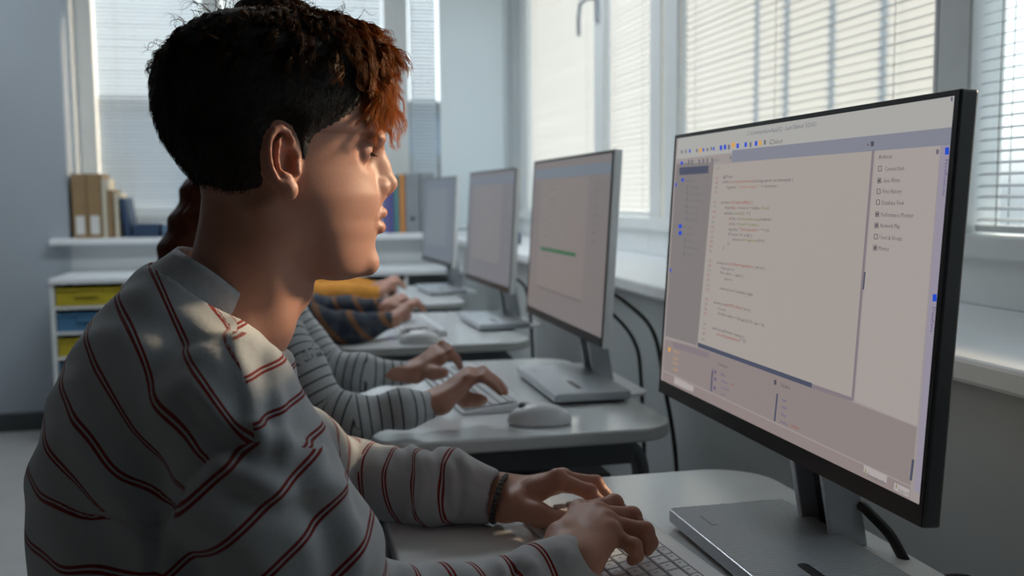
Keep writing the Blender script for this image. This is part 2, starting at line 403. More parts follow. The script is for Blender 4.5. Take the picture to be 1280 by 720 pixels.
# ceiling lamps added out of view to lift the ambient light
M['lamp'] = emis('fill_lamp_diffuser', (.9, .95, 1, 1), 2.0)
for i, (x, y) in enumerate(((.1, 3.5), (-1.8, 4.4))):
    t = thing('fill_ceiling_light', ['added fill lamp out of view over the back of the room', 'added fill lamp out of view by the far left corner', 'added fill lamp out of view on the left side of the room'][i], 'lamp', (x, y, 2.74))
    b = MB(); b.box(-.62, .62, -.16, .16, .0, .06); b.build('fill_lamp_body', M['white_frame'], t, bevel=.005)
    b = MB(); b.box(-.59, .59, -.13, .13, -.012, .0); b.build('diffuser', M['lamp'], t)
    L = bpy.data.lights.new('fill_light', 'AREA'); L.shape = 'RECTANGLE'; L.size = 1.18; L.size_y = .26; L.energy = [22, 8][i]; L.color = (.86, .94, 1)
    lo = bpy.data.objects.new('fill_light', L); COL.objects.link(lo); lo.location = (x, y, 2.72)

# ------------------------------------------------------------------ desks
DZ = .74
def desk(y0, y1, label, x0=.105, x1=.645):
    cx, cy = (x0+x1)/2, (y0+y1)/2
    t = thing('school_desk', label, 'desk', (cx, cy, 0), 0, None)
    hx, hy = (x1-x0)/2, (y1-y0)/2
    b = MB(); b.prism(rrect(-hx, hx, -hy, hy, .085, 10), DZ-.024, DZ); b.build('tabletop', M['desk_top'], t, bevel=.005, seg=3)
    b = MB(); b.box(-hx+.05, hx-.07, -hy+.055, -hy+.085, DZ-.075, DZ-.024); b.build('apron', M['steel'], t, bevel=.004)
    b = MB(); b.box(-hx+.05, hx-.07, hy-.085, hy-.055, DZ-.075, DZ-.024); b.build('apron', M['steel'], t, bevel=.004)
    b = MB(); b.box(-hx+.06, hx-.1, -hy+.09, hy-.09, DZ-.11, DZ-.1); b.build('book_shelf', M['dark_plastic'], t, bevel=.003)
    for sx in (-1, 1):
        for sy in (-1, 1):
            x = sx*(hx-.06); y = sy*(hy-.075); xe = x+sx*.035
            p = spline([(x-sx*.12, y, DZ-.042), (x-sx*.03, y, DZ-.045), (x+sx*.005, y, DZ-.075), (x+sx*.012, y, DZ-.16), (xe-sx*.01, y, .35), (xe, y, .012)], 5)
            b = MB(); b.tube(p, .0155, 10); lg = b.build('leg', M['steel'], t)
            f = MB(); f.tube([(xe, y, 0), (xe, y, .03)], .019, 10); f.build('foot_cap', M['black_plastic'], lg)
    return t
DY = [(.53, 1.285), (1.535, 2.29), (2.56, 3.31), (3.59, 4.34)]
desk(*DY[0], 'grey desk under the large monitor in front, nearest the viewer')
desk(*DY[1], 'grey desk with a mouse on its corner, second from the viewer')
desk(*DY[2], 'grey desk at which the plaid sleeved arm rests, third from the viewer')
desk(*DY[3], 'farthest grey desk, at which the orange sleeved arm rests')

# ------------------------------------------------------------------ monitors
PW, PH, TILT, PZ, TH = .60, .3635, .0634, .111, .017
ct, st = math.cos(TILT), math.sin(TILT)
def PL(u, v, d=0):          # panel: u along y (0 = far/left end ... 1 = near/right end), v up 0..1, d out of the screen (towards the user)
    y = (.5-u)*PW; z = v*PH
    return (z*st-d*ct, y, PZ+z*ct+d*st)
def quad(mb, c, d=.0006):
    n = len(mb.v); mb.add([PL(u, v, d) for u, v in c], [(0, 1, 2, 3)])
def ui_mat(rgb, s=1.0):
    k = 'ui_%d_%d_%d' % rgb
    if k not in M: M[k] = emis(k, srgb(*rgb), s)
    return M[k]
def ridge_mat():
    m, nt, b = new_mat('ridged_silver'); b.inputs['Metallic'].default_value = .25; b.inputs['Roughness'].default_value = .32
    tc = nt.nodes.new('ShaderNodeTexCoord'); mp = nt.nodes.new('ShaderNodeMapping'); mp.inputs['Rotation'].default_value = (0, 0, math.radians(24))
    wv = nt.nodes.new('ShaderNodeTexWave'); wv.inputs['Scale'].default_value = 62; wv.bands_direction = 'Y'; wv.wave_profile = 'SIN'
    nt.links.new(tc.outputs['Object'], mp.inputs[0]); nt.links.new(mp.outputs[0], wv.inputs['Vector'])
    cr = nt.nodes.new('ShaderNodeMix'); cr.data_type = 'RGBA'; cr.inputs[6].default_value = (.30, .33, .36, 1); cr.inputs[7].default_value = (.62, .66, .70, 1)
    nt.links.new(wv.outputs['Fac'], cr.inputs[0]); nt.links.new(cr.outputs[2], b.inputs['Base Color'])
    bp = nt.nodes.new('ShaderNodeBump'); bp.inputs['Strength'].default_value = .7; bp.inputs['Distance'].default_value = .0015
    nt.links.new(wv.outputs['Fac'], bp.inputs['Height']); nt.links.new(bp.outputs[0], b.inputs['Normal']); return m
M['ridged'] = ridge_mat()
def monitor(x, y, rz, label, bg, ui, frame_mat, thin):
    t = thing('computer_monitor', label, 'monitor', (x, y, DZ), rz, None)
    # housing: bezel frame with depth, back bulge
    b = MB(); e = .0
    b.add([PL(u, v, d) for d in (0, -TH) for u, v in ((0, 0), (1, 0), (1, 1), (0, 1))], [(3, 2, 1, 0), (4, 5, 6, 7), (0, 1, 5, 4), (1, 2, 6, 5), (2, 3, 7, 6), (3, 0, 4, 7)])
    b.build('housing', frame_mat, t, bevel=.0022, seg=2)
    b = MB(); b.add([PL(u, v, d) for d, k in ((-TH, 0), (-TH-.03, .05)) for u, v in ((.25+k, .12+k), (.75-k, .12+k), (.75-k, .8-k), (.25+k, .8-k))], [(3, 2, 1, 0), (4, 5, 6, 7), (0, 1, 5, 4), (1, 2, 6, 5), (2, 3, 7, 6), (3, 0, 4, 7)])
    b.build('rear_cover', frame_mat if thin else M['dark_plastic'], t, bevel=.003)
    bl, bt, bb = (.010, .016, .052) if not thin else (.012, .018, .05)
    b = MB(); u0, u1, v0, v1 = bl, 1-bl, bb, 1-bt
    for c in (((0.002, .003), (.998, .003), (.998, v0), (.002, v0)), ((.002, v0), (u0, v0), (u0, v1), (.002, v1)), ((u1, v0), (.998, v0), (.998, v1), (u1, v1)), ((.002, v1), (.998, v1), (.998, .997), (.002, .997))):
        n = len(b.v); b.add([PL(u, v, d) for d in (.0002, .0012) for u, v in c], [(4, 5, 6, 7), (0, 1, 5, 4), (1, 2, 6, 5), (2, 3, 7, 6), (3, 0, 4, 7)])
    b.build('bezel', M['black_plastic'], t)
    b = MB(); quad(b, ((u0, v0), (u1, v0), (u1, v1), (u0, v1)), .0004); sc_ = b.build('screen', ui_mat(bg), t)
    for nm, mb, m in ui:
        if mb.v: mb.build(nm, m, sc_)
    # stand
    b = MB(); b.prism(rrect(-.055, .128, -.215, .052, .03, 6), .0, .006); b.build('stand_base', M['silver_pale'], t, bevel=.0015)
    b = MB(); b.prism(rrect(-.080, .070, -.262, .064, .006, 4), .0065, .0215); tr = b.build('stand_tray', M['silver'], t, bevel=.0015)
    b = MB(); b.prism(rrect(-.0785, .0685, -.2605, .0625, .006, 4), .0214, .0219); b.build('ridged_plate', M['ridged'], tr)
    b = MB(); b.prism(rrect(-.078, .068, -.26, .062, .006, 4), .0055, .0075); b.build('tray_gap', M['dark_metal'], tr)
    b = MB(); b.prism(rrect(-.024, -.012, -.215, -.135, .0055, 5), .0218, .0224); b.build('phone_slot', M['black_plastic'], tr)
    b = MB(); b.box(-.056, -.0545, -.005, .026, .0218, .0222); b.box(-.056, -.048, -.0065, -.005, .0218, .0222); b.build('etched_mark', M['dark_metal'], tr)
    nk = MB(); 
    def post(y0, y1, t0, mb, sh=0):
        p0 = (.092, .006); p1 = (.050, .24)
        n = [(p0[0]-t0, y0), (p0[0]+.008, y0), (p0[0]+.008, y1), (p0[0]-t0, y1)]
        vs = [(a, c, p0[1]) for a, c in n]+[(a+p1[0]-p0[0], c, p1[1]) for a, c in n]
        mb.add(vs, [(3, 2, 1, 0), (4, 5, 6, 7), (0, 1, 5, 4), (1, 2, 6, 5), (2, 3, 7, 6), (3, 0, 4, 7)])
    post(-.006, .004, .034, nk); post(-.068, -.060, .034, nk); nk.build('stand_neck', M['silver'], t, bevel=.0015)
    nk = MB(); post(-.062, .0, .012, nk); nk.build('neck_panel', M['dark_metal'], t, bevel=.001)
    b = MB(); b.box(.02, .07, -.08, .03, .20, .27); b.build('neck_mount', M['dark_plastic'], t, bevel=.004)
    return t

def S(px, py):              # where a line of sight meets the front plane of the large monitor, as (u, v)
    X0, Y0 = .508, 1.003
    o = np.array([X0, Y0, DZ+PZ]); n = np.array([-ct, 0, st]); up = np.array([st, 0, ct])
    r = ray(px, py); s = ((o-CO) @ n)/(r @ n); p = CO+r*s-o
    return (.5-p[1]/PW, (p @ up)/PH)
SCALE_X = .508
def pq(mb, pts, d=.0006): mb.add([PL(*S(*p), d) for p in pts], [tuple(range(len(pts)-1, -1, -1))])
_fc = {}
def text_mesh(s):
    if s not in _fc:
        cu = bpy.data.curves.new('t', 'FONT'); cu.body = s; cu.resolution_u = 1
        o = bpy.data.objects.new('t', cu); COL.objects.link(o)
        me = bpy.data.meshes.new_from_object(o); _fc[s] = ([tuple(v.co) for v in me.vertices], [tuple(p.vertices) for p in me.polygons])
        bpy.data.objects.remove(o); bpy.data.curves.remove(cu); bpy.data.meshes.remove(me)
    return _fc[s]
def put_text(mb, s, u, v, hgt, width=None, rot=False, d=.0009):
    """u, v in panel fractions; hgt and width in metres"""
    V, F = text_mesh(s)
    if not V: return
    xs = [p[0] for p in V]; k = hgt/.72; kx = k if width is None else width/max(max(xs), .01)
    if rot: mb.add([PL(u+p[1]*k/PW, v-p[0]*kx/PH, d) for p in V], F)
    else: mb.add([PL(u+p[0]*kx/PW, v+p[1]*k/PH, d) for p in V], F)
def ptext(mb, s, p0, x1, hgt=.0042):
    u, v = S(*p0); u1, _ = S(x1, p0[1]); put_text(mb, s, u, v, hgt, (u1-u)*PW)

def main_ui():
    L = {}
    def g(k): return L.setdefault(k, MB())
    pan = g('top'); pq(pan, [(848.5, 173), (1196, 112), (1192, 159), (846, 199)])
    x = g('tabbar'); pq(x, [(916, 188), (1191.5, 159), (1190.5, 181), (915, 203)], .0007)
    x = g('side'); pq(x, [(846, 205), (893, 203), (872, 432), (832, 420)])
    x = g('editor'); pq(x, [(893, 206), (1091, 188), (1066, 497), (872.5, 428)])
    x = g('right'); pq(x, [(1095, 188), (1176, 182), (1147, 533), (1069, 501)])
    x = g('rim'); pq(x, [(1177, 182), (1190.5, 181), (1153, 618), (1143, 613)])
    x = g('bottom'); pq(x, [(832, 424), (872, 434), (1067, 503), (1147, 534), (1141, 592), (1139, 607), (829.5, 462)])
    x = g('strip'); pq(x, [(829.5, 464), (1139, 609), (1137, 639), (828.5, 480)])
    x = g('dark'); pq(x, [(873, 428), (1016, 479), (1015.5, 485), (873, 433.5)], .0008)
    pq(x, [(850, 209.5), (886.5, 207), (886, 216.5), (850, 219)], .0008)
    pq(x, [(890.5, 463), (892, 463.5), (890, 489), (888.5, 488.5)], .0008); pq(x, [(971.5, 492), (973.5, 492.5), (970, 527), (968, 526)], .0008)
    pq(x, [(1141, 574), (1144, 575), (1141, 601), (1138, 600)], .0008); pq(x, [(1081, 340), (1083, 340), (1081, 362), (1079, 362)], .0008)
    x = g('grey'); pq(x, [(1091, 188), (1094, 187.5), (1068, 502), (1065, 500)], .0008); pq(x, [(1016, 480), (1066, 497), (1066, 502), (1015.5, 485.5)], .0008)
    pq(x, [(891, 460), (893.5, 461), (891.5, 491), (889, 490)], .0007); pq(x, [(842, 427), (887, 441), (886.5, 448), (841.5, 434)], .0008)
    x = g('light'); pq(x, [(1081, 581), (1110, 595), (1109, 604), (1080.5, 590)], .0008); pq(x, [(1119, 603), (1138, 612), (1137, 622), (1118, 612)], .0008)
    pq(x, [(844, 471), (860, 479), (859, 487), (843, 479)], .0008); pq(x, [(849, 474), (868, 483), (867, 490), (849, 482)], .0008)
    # icons
    bl = g('blue'); orr = g('orange'); gr = g('greyicon'); rd = g('red'); dk = g('ink'); gn = g('green'); pp = g('violet')
    def dot(mb, x, y, w=3, h=4): pq(mb, [(x-w/2, y-h/2), (x+w/2, y-h/2-.1*w), (x+w/2, y+h/2-.1*w), (x-w/2, y+h/2)], .0009)
    for i, (x0, y0) in enumerate([(853, 190), (858, 189.5), (863, 189), (872, 188.5), (880, 187.5), (885, 187), (890, 186), (893, 186)]): dot([gr, gr, bl, gr, bl, gr, gr, bl][i], x0, y0, 2, 4)
    dot(orr, 876.5, 188, 3, 6); dot(orr, 917.5, 181.5, 4, 6); dot(orr, 951, 179, 3.5, 6)
    for x0, y0 in ((902, 185), (907, 184), (923, 182.5), (933, 181), (946, 179.5)): dot(bl, x0, y0, 3, 6)
    for x0, y0 in ((912, 184), (939, 181), (957, 178)): dot(gr, x0, y0, 2.5, 6)
    ptext(dk, 'Select', (967, 180), 979, .005); ptext(dk, 'C', (962, 181), 966, .006)
    ptext(gr, 'C:\\CommandLineApp[C] - Last Edited: 5/2021', (934, 169.5), 1020, .0048)
    for x0, y0 in ((862, 203), (866, 202.5), (875, 202), (880, 201.5), (885, 201), (891, 200.5)): dot(gr, x0, y0, 2, 6)
    ptext(gr, 'files', (893, 202), 900, .004); dot(bl, 853, 204, 3, 4); ptext(gr, 'Name', (856, 206), 862, .0035); dot(gr, 914, 197, 1.5, 4)
    dot(bl, 854, 225, 3, 4); dot(bl, 851, 283, 4, 5); dot(bl, 851, 291.5, 4, 5); dot(bl, 845.5, 231, 2, 4); dot(bl, 839, 338, 2, 4)
    ptext(gr, 'packet', (857, 227.5), 868, .004); ptext(gr, 'modules', (854, 285), 866, .004); ptext(gr, 'modules', (854, 293.5), 866, .004)
    for k, (x0, y0, s, x1) in enumerate([(861, 236, 'util.int', 872), (861, 244, 'readFilters', 876), (861, 252, 'execUtility', 875), (860, 260, 'Parser', 869), (860, 268, 'Storage', 871), (860, 276, 'BytePipe', 871), (858, 302, 'values', 866), (858, 310.5, 'Application', 872), (857, 319, 'Tester', 865)]):
        ptext(gr, s, (x0+2, y0), x1+2, .0036); dot(gr, x0-1, y0-2, 1.5, 5)
    # code
    code = [((904, 223), 917, 'ink', '@Test'), ((904, 229), 912, 'ink', 'public'), ((913, 229), 944, 'red', 'void executeCommand'), ((944.5, 228), 992, 'ink', '(String word, int attempts) {'),
     ((909, 236), 921, 'ink', 'log.info('), ((924, 235.5), 949, 'orange_t', '"Service name: "'), ((952, 234.5), 972, 'ink', '+ service);'),
     ((902, 254.5), 912, 'ink', 'private'), ((913, 254.5), 942, 'red', 'void uploadFile() {'), ((907, 261.5), 914, 'ink', 'Path'), ((915, 261.5), 925, 'red', 'file ='), ((926, 261.5), 951, 'ink', 'source + buffer'), ((951.5, 261.5), 963, 'green', '.close();'),
     ((906, 268), 917, 'ink', 'while'), ((918, 268), 931, 'green', '(scan())'), ((933, 268), 939, 'ink', '= {'),
     ((912, 275), 915, 'red', 'if'), ((916, 275), 925, 'ink', '(to ='), ((925, 275), 950, 'green', 'elementAverage'), ((950, 275.5), 965, 'ink', '(output);'),
     ((912, 281.5), 915, 'red', 'if'), ((916, 281.5), 923, 'ink', '(be ='), ((924, 281.5), 949, 'green', 'insertUpdate);'),
     ((911, 288), 923, 'ink', 'log.info('), ((925, 288), 952, 'red', '"Data uploaded = "'), ((953, 289), 963, 'ink', '+ to);'),
     ((911, 294), 941, 'ink', 'if (user != null) {'), ((916, 300.5), 927, 'ink', 'close.'), ((927, 301), 948, 'green', 'unregister'), ((948, 302), 957, 'ink', '(to);'), ((904, 311), 906, 'ink', '}'), ((910, 306), 912, 'ink', '}'),
     ((897, 329.5), 911, 'ink', 'private int'), ((912, 331), 944, 'red', 'getAverage(int t,'), ((945, 335.5), 957, 'ink', 'int s) {'), ((902, 336.5), 919, 'ink', 'float sum = 0;'), ((901, 342), 930, 'ink', 'for (int i : sys) {'), ((906, 350), 917, 'ink', 'sum += i;'),
     ((900, 361.5), 943, 'ink', 'return (1) sum / (double) length;'), ((893, 379), 908, 'ink', 'private int'), ((908, 382), 929, 'red', 'getMedian('), ((930, 387.5), 939, 'ink', 'int a) {'), ((898, 387), 908, 'ink', '// sort'),
     ((898, 393), 958, 'ink', 'double value = list.get((10), sys / 2);'), ((891, 411), 932, 'ink', 'public int getFirst(int number) {'), ((896, 418.5), 925, 'red', 'assertEquals(first)'), ((925, 426), 934, 'ink', '= 0);')]
    for p, x1, c, s in code: ptext(g(c), s, p, x1, .0037)
    ys = [211, 223, 229, 235, 241, 253, 259, 265, 272, 278, 284, 290, 296, 302, 308, 314, 326, 332, 338, 344, 350, 356, 362, 374, 380, 386, 392, 405, 411, 417, 424]
    for i, y0 in enumerate(ys): ptext(rd if i % 3 else gr, str(11+i), (896-(y0-210)*.085, y0+1), 896-(y0-210)*.085+3.6, .0032)
    # right panel
    for p, x1, s in (((1099, 199), 1116, 'Actions'), ((1107, 214), 1131, 'Content Item'), ((1105, 228.5), 1126, 'Save Write'), ((1104, 242), 1128, 'Print History'), ((1103, 256), 1131, 'Database View'), ((1102, 271), 1143, 'Performance Monitor'), ((1101, 284.5), 1126, 'Network Map'), ((1100, 299), 1129, 'Users & Groups'), ((1099, 313), 1112, 'Metrics')):
        ptext(g('ink'), s, p, x1, .0042)
    for i, y0 in enumerate((211, 226, 239.5, 253, 268, 282, 296, 310)):
        x0 = 1101-i*.85; mb = g('ink')
        for a, c, w_, h_ in ((-2, 0, .8, 6), (2, 0, .8, 6), (0, -3, 4, .8), (0, 3, 4, .8)): dot(mb, x0+a, y0+c, w_, h_)
        if i in (1, 4, 5, 7): dot(mb, x0, y0, 2.4, 3.4)
    dot(bl, 1185, 189, 5, 9); dot(bl, 1169.5, 372.5, 5, 9); dot(gr, 1173, 190, 3.5, 6); dot(pp, 1191, 124, 2, 5)
    for (p, s, h_) in (((1183, 199), 'Notifications', .0042), ((1167, 383), 'Database', .0042)):
        u, v = S(*p); put_text(pp, s, u, v, h_, None, True)
    dot(dk, 1086, 181, 1.5, 2.5); dot(dk, 1091.5, 180, 4, 6)
    ptext(dk, 'Server', (898, 456), 911, .0038)
    for x0, y0, s, x1 in ((902, 468, 'file', 908), (902, 476, 'object', 910), (902, 484, 'console', 912), (902, 492, 'port', 908)): ptext(pp, s, (x0, y0+1), x1, .0036); 
    for x0, y0 in ((895, 465), (895, 474), (894, 485)): dot(pp, x0, y0, 2, 4)
    ptext(rd, 'error', (913, 481), 919, .0036); ptext(dk, 'Variables', (977, 483), 989, .004); dot(dk, 970, 478, 3, 6)
    for x0, y0, s, x1 in ((978, 500, 'text', 984), (978, 509, 'text', 984), (977, 518, 'key', 983), (976, 527, 'source', 986)): ptext(pp, s, (x0, y0+1), x1, .004)
    ptext(rd, 'value', (989, 533), 1000, .0038); dot(orr, 837.5, 437, 3, 5)
    for k, (x0, y0) in enumerate(((843, 440), (842, 448), (842, 454), (842, 462))): ptext(orr, 'label', (x0, y0), x0+6, .0032)
    for x0, y0 in ((1068, 601), (1074, 605), (1081, 607), (1088, 610.5), (1094, 614), (1101, 617.5), (1107, 620)): dot(pp, x0, y0, 3.5, 6)
    ptext(gr, 'Documents', (1085, 595), 1108, .0038); ptext(gn, 'i', (1081.5, 591), 1083.5, .006); ptext(gr, 'Inspect', (1124, 614), 1137, .0036); ptext(gn, 'i', (1120, 610), 1122, .006)
    ptext(gr, 'Run', (1030, 578), 1036, .0036); ptext(gr, 'Debug', (1047, 585), 1056, .0036)
    cols = dict(top=(160, 159, 156), tabbar=(122, 124, 136), side=(120, 115, 114), editor=(154, 147, 142), right=(156, 148, 144), rim=(140, 134, 148), bottom=(132, 122, 120), strip=(134, 122, 120), dark=(70, 74, 92), grey=(122, 112, 118), light=(164, 156, 154),
                blue=(30, 70, 190), orange=(200, 150, 70), greyicon=(98, 98, 108), red=(140, 66, 58), ink=(74, 72, 78), green=(104, 112, 52), violet=(84, 72, 120), orange_t=(160, 96, 62))
    names = dict(top='title_bar', tabbar='tab_bar', side='file_panel', editor='code_panel', right='action_panel', rim='side_strip', bottom='console_panel', strip='status_bar', dark='scroll_bar', grey='divider', light='button', blue='blue_icon', orange='orange_icon', greyicon='grey_text', red='red_text', ink='dark_text', green='green_text', violet='violet_text', orange_t='orange_text')
    return [(names[k], mb, ui_mat(cols[k])) for k, mb in L.items()]
monitor(.508, 1.003, 0, 'large black framed monitor in front showing program code', (146, 138, 136), main_ui(), M['dark_plastic'], False)
def side_ui(seed, dim, bar):
    r = random.Random(seed); top = MB(); pan = MB(); ink = MB(); gb = MB()
    quad(top, ((.012, .88), (.988, .88), (.988, .94), (.012, .94)), .0007)
    quad(pan, ((.14, .2), (.76, .2), (.76, .87), (.14, .87)), .0007)
    v = .84
    while v > .24:
        if r.random() < .75: put_text(ink, r.choice(['public void run() {', 'return value;', 'int count = size;', 'private String name;', 'if (next != null) {', 'list.add(item);']), .18+.03*r.randint(0, 3), v, .005)
        v -= .032
    for i in range(8): put_text(ink, ['Actions', 'Content', 'Save', 'History', 'Database', 'Monitor', 'Network', 'Metrics'][i], .83, .84-.045*i, .0055)
    for i in range(7): put_text(ink, 'module', .04, .84-.04*i, .005)
    quad(ink, ((.14, .192), (.76, .192), (.76, .2), (.14, .2)), .0008)
    if bar: quad(gb, ((.18, .43), (.66, .43), (.66, .452), (.18, .452)), .001)
    a, b_, c = dim
    return [('title_bar', top, ui_mat(a)), ('code_panel', pan, ui_mat(b_)), ('screen_text', ink, ui_mat(c)), ('green_bar', gb, ui_mat((52, 92, 66)))]
monitor(.556, 2.006, -.004, 'silver framed monitor on the second desk, showing a green bar', (112, 106, 106), side_ui(1, ((102, 110, 120), (118, 111, 109), (88, 84, 88)), True), M['silver_pale'], True)
monitor(.603, 3.043, .038, 'silver framed monitor on the third desk, between two others', (104, 104, 110), side_ui(2, ((100, 108, 120), (112, 110, 113), (86, 86, 94)), False), M['silver_pale'], True)
monitor(.605, 4.12, .065, 'farthest and smallest looking silver framed monitor, beside the grey binders', (96, 104, 114), side_ui(3, ((92, 102, 114), (103, 110, 118), (80, 88, 98)), False), M['silver_pale'], True)

# ------------------------------------------------------------------ keyboards and mice
def keyboard(x, y, rz, label, full):
    t = thing('keyboard', label, 'keyboard', (x, y, DZ), rz, None)
    b = MB(); prof = [(-.0625, .0), (.0625, .0), (.0625, .016), (.055, .0175), (-.0625, .006)]
    b.add([(a, yy, z) for yy in (-.215, .215) for a, z in prof], [(4, 3, 2, 1, 0), (5, 6, 7, 8, 9)]+[(i, (i+1) % 5, 5+(i+1) % 5, 5+i) for i in range(5)])
    b.build('case', M['white_plastic'], t, bevel=.002)
    sl = (.0175-.006)/.1175
    def zt(a): return .006+(a+.0625)*sl
    b = MB(); vs = [(a, yy, zt(a)+d) for d in (-.002, .0006) for a, yy in ((-.056, -.209), (.042, -.209), (.042, .209), (-.056, .209))]
    b.add(vs, [(0, 3, 2, 1), (4, 5, 6, 7), (0, 1, 5, 4), (1, 2, 6, 5), (2, 3, 7, 6), (3, 0, 4, 7)]); b.build('key_bed', M['key_bed'], t)
    rows = []; a = -.0550
    widths = [[1.25, 1.25, 1.25, 6.25, 1.25, 1.25, 1.25, 1.25, 1, 1, 1, 2, 1, 1], [2.25]+[1]*10+[2.75, 1, 1, 1]+[1]*4, [1.75]+[1]*11+[2.25, 3]+[1]*4, [1.5]+[1]*12+[1.5, 1, 1, 1]+[1]*4, [1]*13+[2, 1, 1, 1]+[1]*4, [1]*22]
    allk = MB()
    for r_, ws in enumerate(widths):
        d = .0166 if r_ < 5 else .011; a0 = a; a1 = a+d-.0016; a += d
        yy = .2075; k = .415/sum(ws)
        for w_ in ws:
            y1 = yy; y0 = yy-w_*k+.0015; yy -= w_*k
            ca, cy = (a0+a1)/2, (y0+y1)/2; ha, hy = (a1-a0)/2, (y1-y0)/2; zb = zt(ca)+.0006
            vs = [(sx*ha*kk, sy*hy*(1-(1-kk)*ha/hy), zz) for kk, zz in ((1, 0), (1, .0022), (.86, .0034)) for sx, sy in ((-1, -1), (1, -1), (1, 1), (-1, 1))]
            fs = [(0, 3, 2, 1), (8, 9, 10, 11)]+[(q*4+i, q*4+(i+1) % 4, q*4+4+(i+1) % 4, q*4+4+i) for q in (0, 1) for i in range(4)]
            if full and len(rows) < 118 and not (w_ > 90):
                kb = MB(); kb.add(vs, fs); kb.m = 1
                if w_ < 2 : kb.add([(-.002, .0035, .00345), (.0015, .0035, .00345), (.0015, .0012, .00345), (-.002, .0012, .00345)], [(3, 2, 1, 0)])
                rows.append((kb, ca, cy, zb))
            else: allk.add([(x_+ca, y_+cy, z_+zb) for x_, y_, z_ in vs], fs)
    if full:
        # the hundred keys nearest the picture's middle are parts, the rest one mesh
        rows.sort(key=lambda q: abs(q[2]+.02)); 
        for i, (kb, ca, cy, zb) in enumerate(rows):
            if i < 98:
                o = kb.build('key', [M['key_white'], M['print']], t); o.location = (ca, cy, zb); o.rotation_euler = (0, -math.atan(sl), 0)
            else: allk.add([(x_+ca, y_+cy, z_+zb) for x_, y_, z_ in kb.v], kb.f)
    o = allk.build('keys', M['key_white'], t); o['kind'] = 'stuff'
    return t
keyboard(.343, .930, math.radians(4.2), "white keyboard under the young man's hands, nearest the viewer", True)
keyboard(.345, 1.93, math.radians(3), 'white keyboard on the second desk under the grey striped sleeves', False)
keyboard(.36, 2.94, math.radians(2), 'white keyboard on the third desk by the plaid sleeve', False)
keyboard(.38, 3.86, math.radians(2), 'farthest white keyboard by the orange sleeve', False)
def mouse(x, y, rz, label):
    t = thing('computer_mouse', label, 'mouse', (x, y, DZ), rz, None)
    F_ = Field((-.04, -.07, -.01), (.04, .07, .05), .0022); F_.ell((0, 0, .006), (.031, .056, .030)); 
    F_.D = np.maximum(F_.D, .001-F_.ax[2][None, None, :]+0*F_.D)
    V, F = F_.mesh(1); o = np_mesh('shell', V, F, M['white_plastic'], t)
    b = MB(); b.tube([(-.003, .030, .0315), (.003, .030, .0315)], .006, 12); b.build('scroll_wheel', M['dark_plastic'], t)
    return t
mouse(.412, 1.615, math.radians(80), 'white mouse on the corner of the second desk')
mouse(.335, 2.61, math.radians(80), 'white mouse on the third desk beside the plaid sleeve')

# ------------------------------------------------------------------ cables
def cable(pts, r, label, cat='cable', n=8):
    b = MB(); b.tube(spline(pts, 8), r, n); o = b.build('cable', M['cable']); tag(o, label, cat); return o
cable([(.565, .95, .96), W(1062, 610, .95), W(1082, 636, .93), W(1112, 668, .91), W(1150, 722, .88), (.70, .85, .70), (.74, .84, .4), (.76, .84, .006)], .0058, 'thick black cable hanging behind the large monitor in front')
cable([(.61, 1.90, .95), (.665, 1.90, .915), (.71, 1.86, .86), (.72, 1.82, .76), (.735, 1.78, .55), (.74, 1.76, .006)], .0045, 'black cable looping behind the second monitor, outer of two')
cable([(.60, 1.97, .92), (.655, 1.95, .885), (.69, 1.91, .83), (.698, 1.89, .75), (.70, 1.87, .5), (.70, 1.87, .006)], .004, 'black cable behind the second monitor, inner of two')
cable([(.63, 2.98, .90), (.68, 2.96, .88), (.71, 2.9, .8), (.72, 2.88, .4), (.72, 2.88, .006)], .005, 'black cable behind the third monitor')

# ------------------------------------------------------------------ storage units with trays along the back wall
def unit(x0, label):
    t = thing('storage_unit', label, 'cabinet', (x0+.32, 4.95, 0)); w = .32
    b = MB(); b.box(-w, w, -.2, .23, .755, .78); b.build('top_board', M['sill'], t, bevel=.003)
    b = MB(); b.box(-w, -w+.018, -.19, .23, 0, .755); b.box(w-.018, w, -.19, .23, 0, .755); b.box(-.009, .009, -.19, .23, .06, .755); b.box(-w, w, .22, .23, .06, .755); b.box(-w, w, -.19, .23, .045, .063); b.build('carcass', M['white_frame'], t)
    for zz in (.64, .525, .41, .295, .18):
        b = MB(); b.box(-w+.018, w-.018, -.19, .22, zz, zz+.012); b.build('shelf', M['white_frame'], t)
    return t
M['tray_y'] = mat('yellow_tray', (.50, .40, .03, 1), .45, noise=.05); M['tray_b'] = mat('blue_tray', (.07, .20, .36, 1), .45, noise=.05); M['tray_g'] = mat('dark_green_tray', (.05, .13, .10, 1), .45, noise=.05)
def tray(x, z, m, label, group=None):
    t = thing('storage_tray', label, 'tray', (x, 4.96, z))
    b = MB(); w = .140
    b.box(-w, w, -.19, -.183, .0, .078); b.box(-w, w, .183, .19, 0, .078); b.box(-w, -w+.006, -.19, .19, 0, .078); b.box(w-.006, w, -.19, .19, 0, .078); b.box(-w, w, -.19, .19, 0, .006); b.build('tray_body', m, t, bevel=.003)
    b = MB(); b.box(-w-.003, w+.003, -.198, -.19, .070, .080); b.box(-.05, .05, -.204, -.198, .045, .06); b.build('rim', m, t, bevel=.003); return t
unit(-1.055, 'white storage unit left of the young man, with yellow and blue trays')
unit(-.412, "white storage unit on the back wall, hidden behind the young man")
unit(.231, 'white storage unit on the back wall behind the farthest monitor')
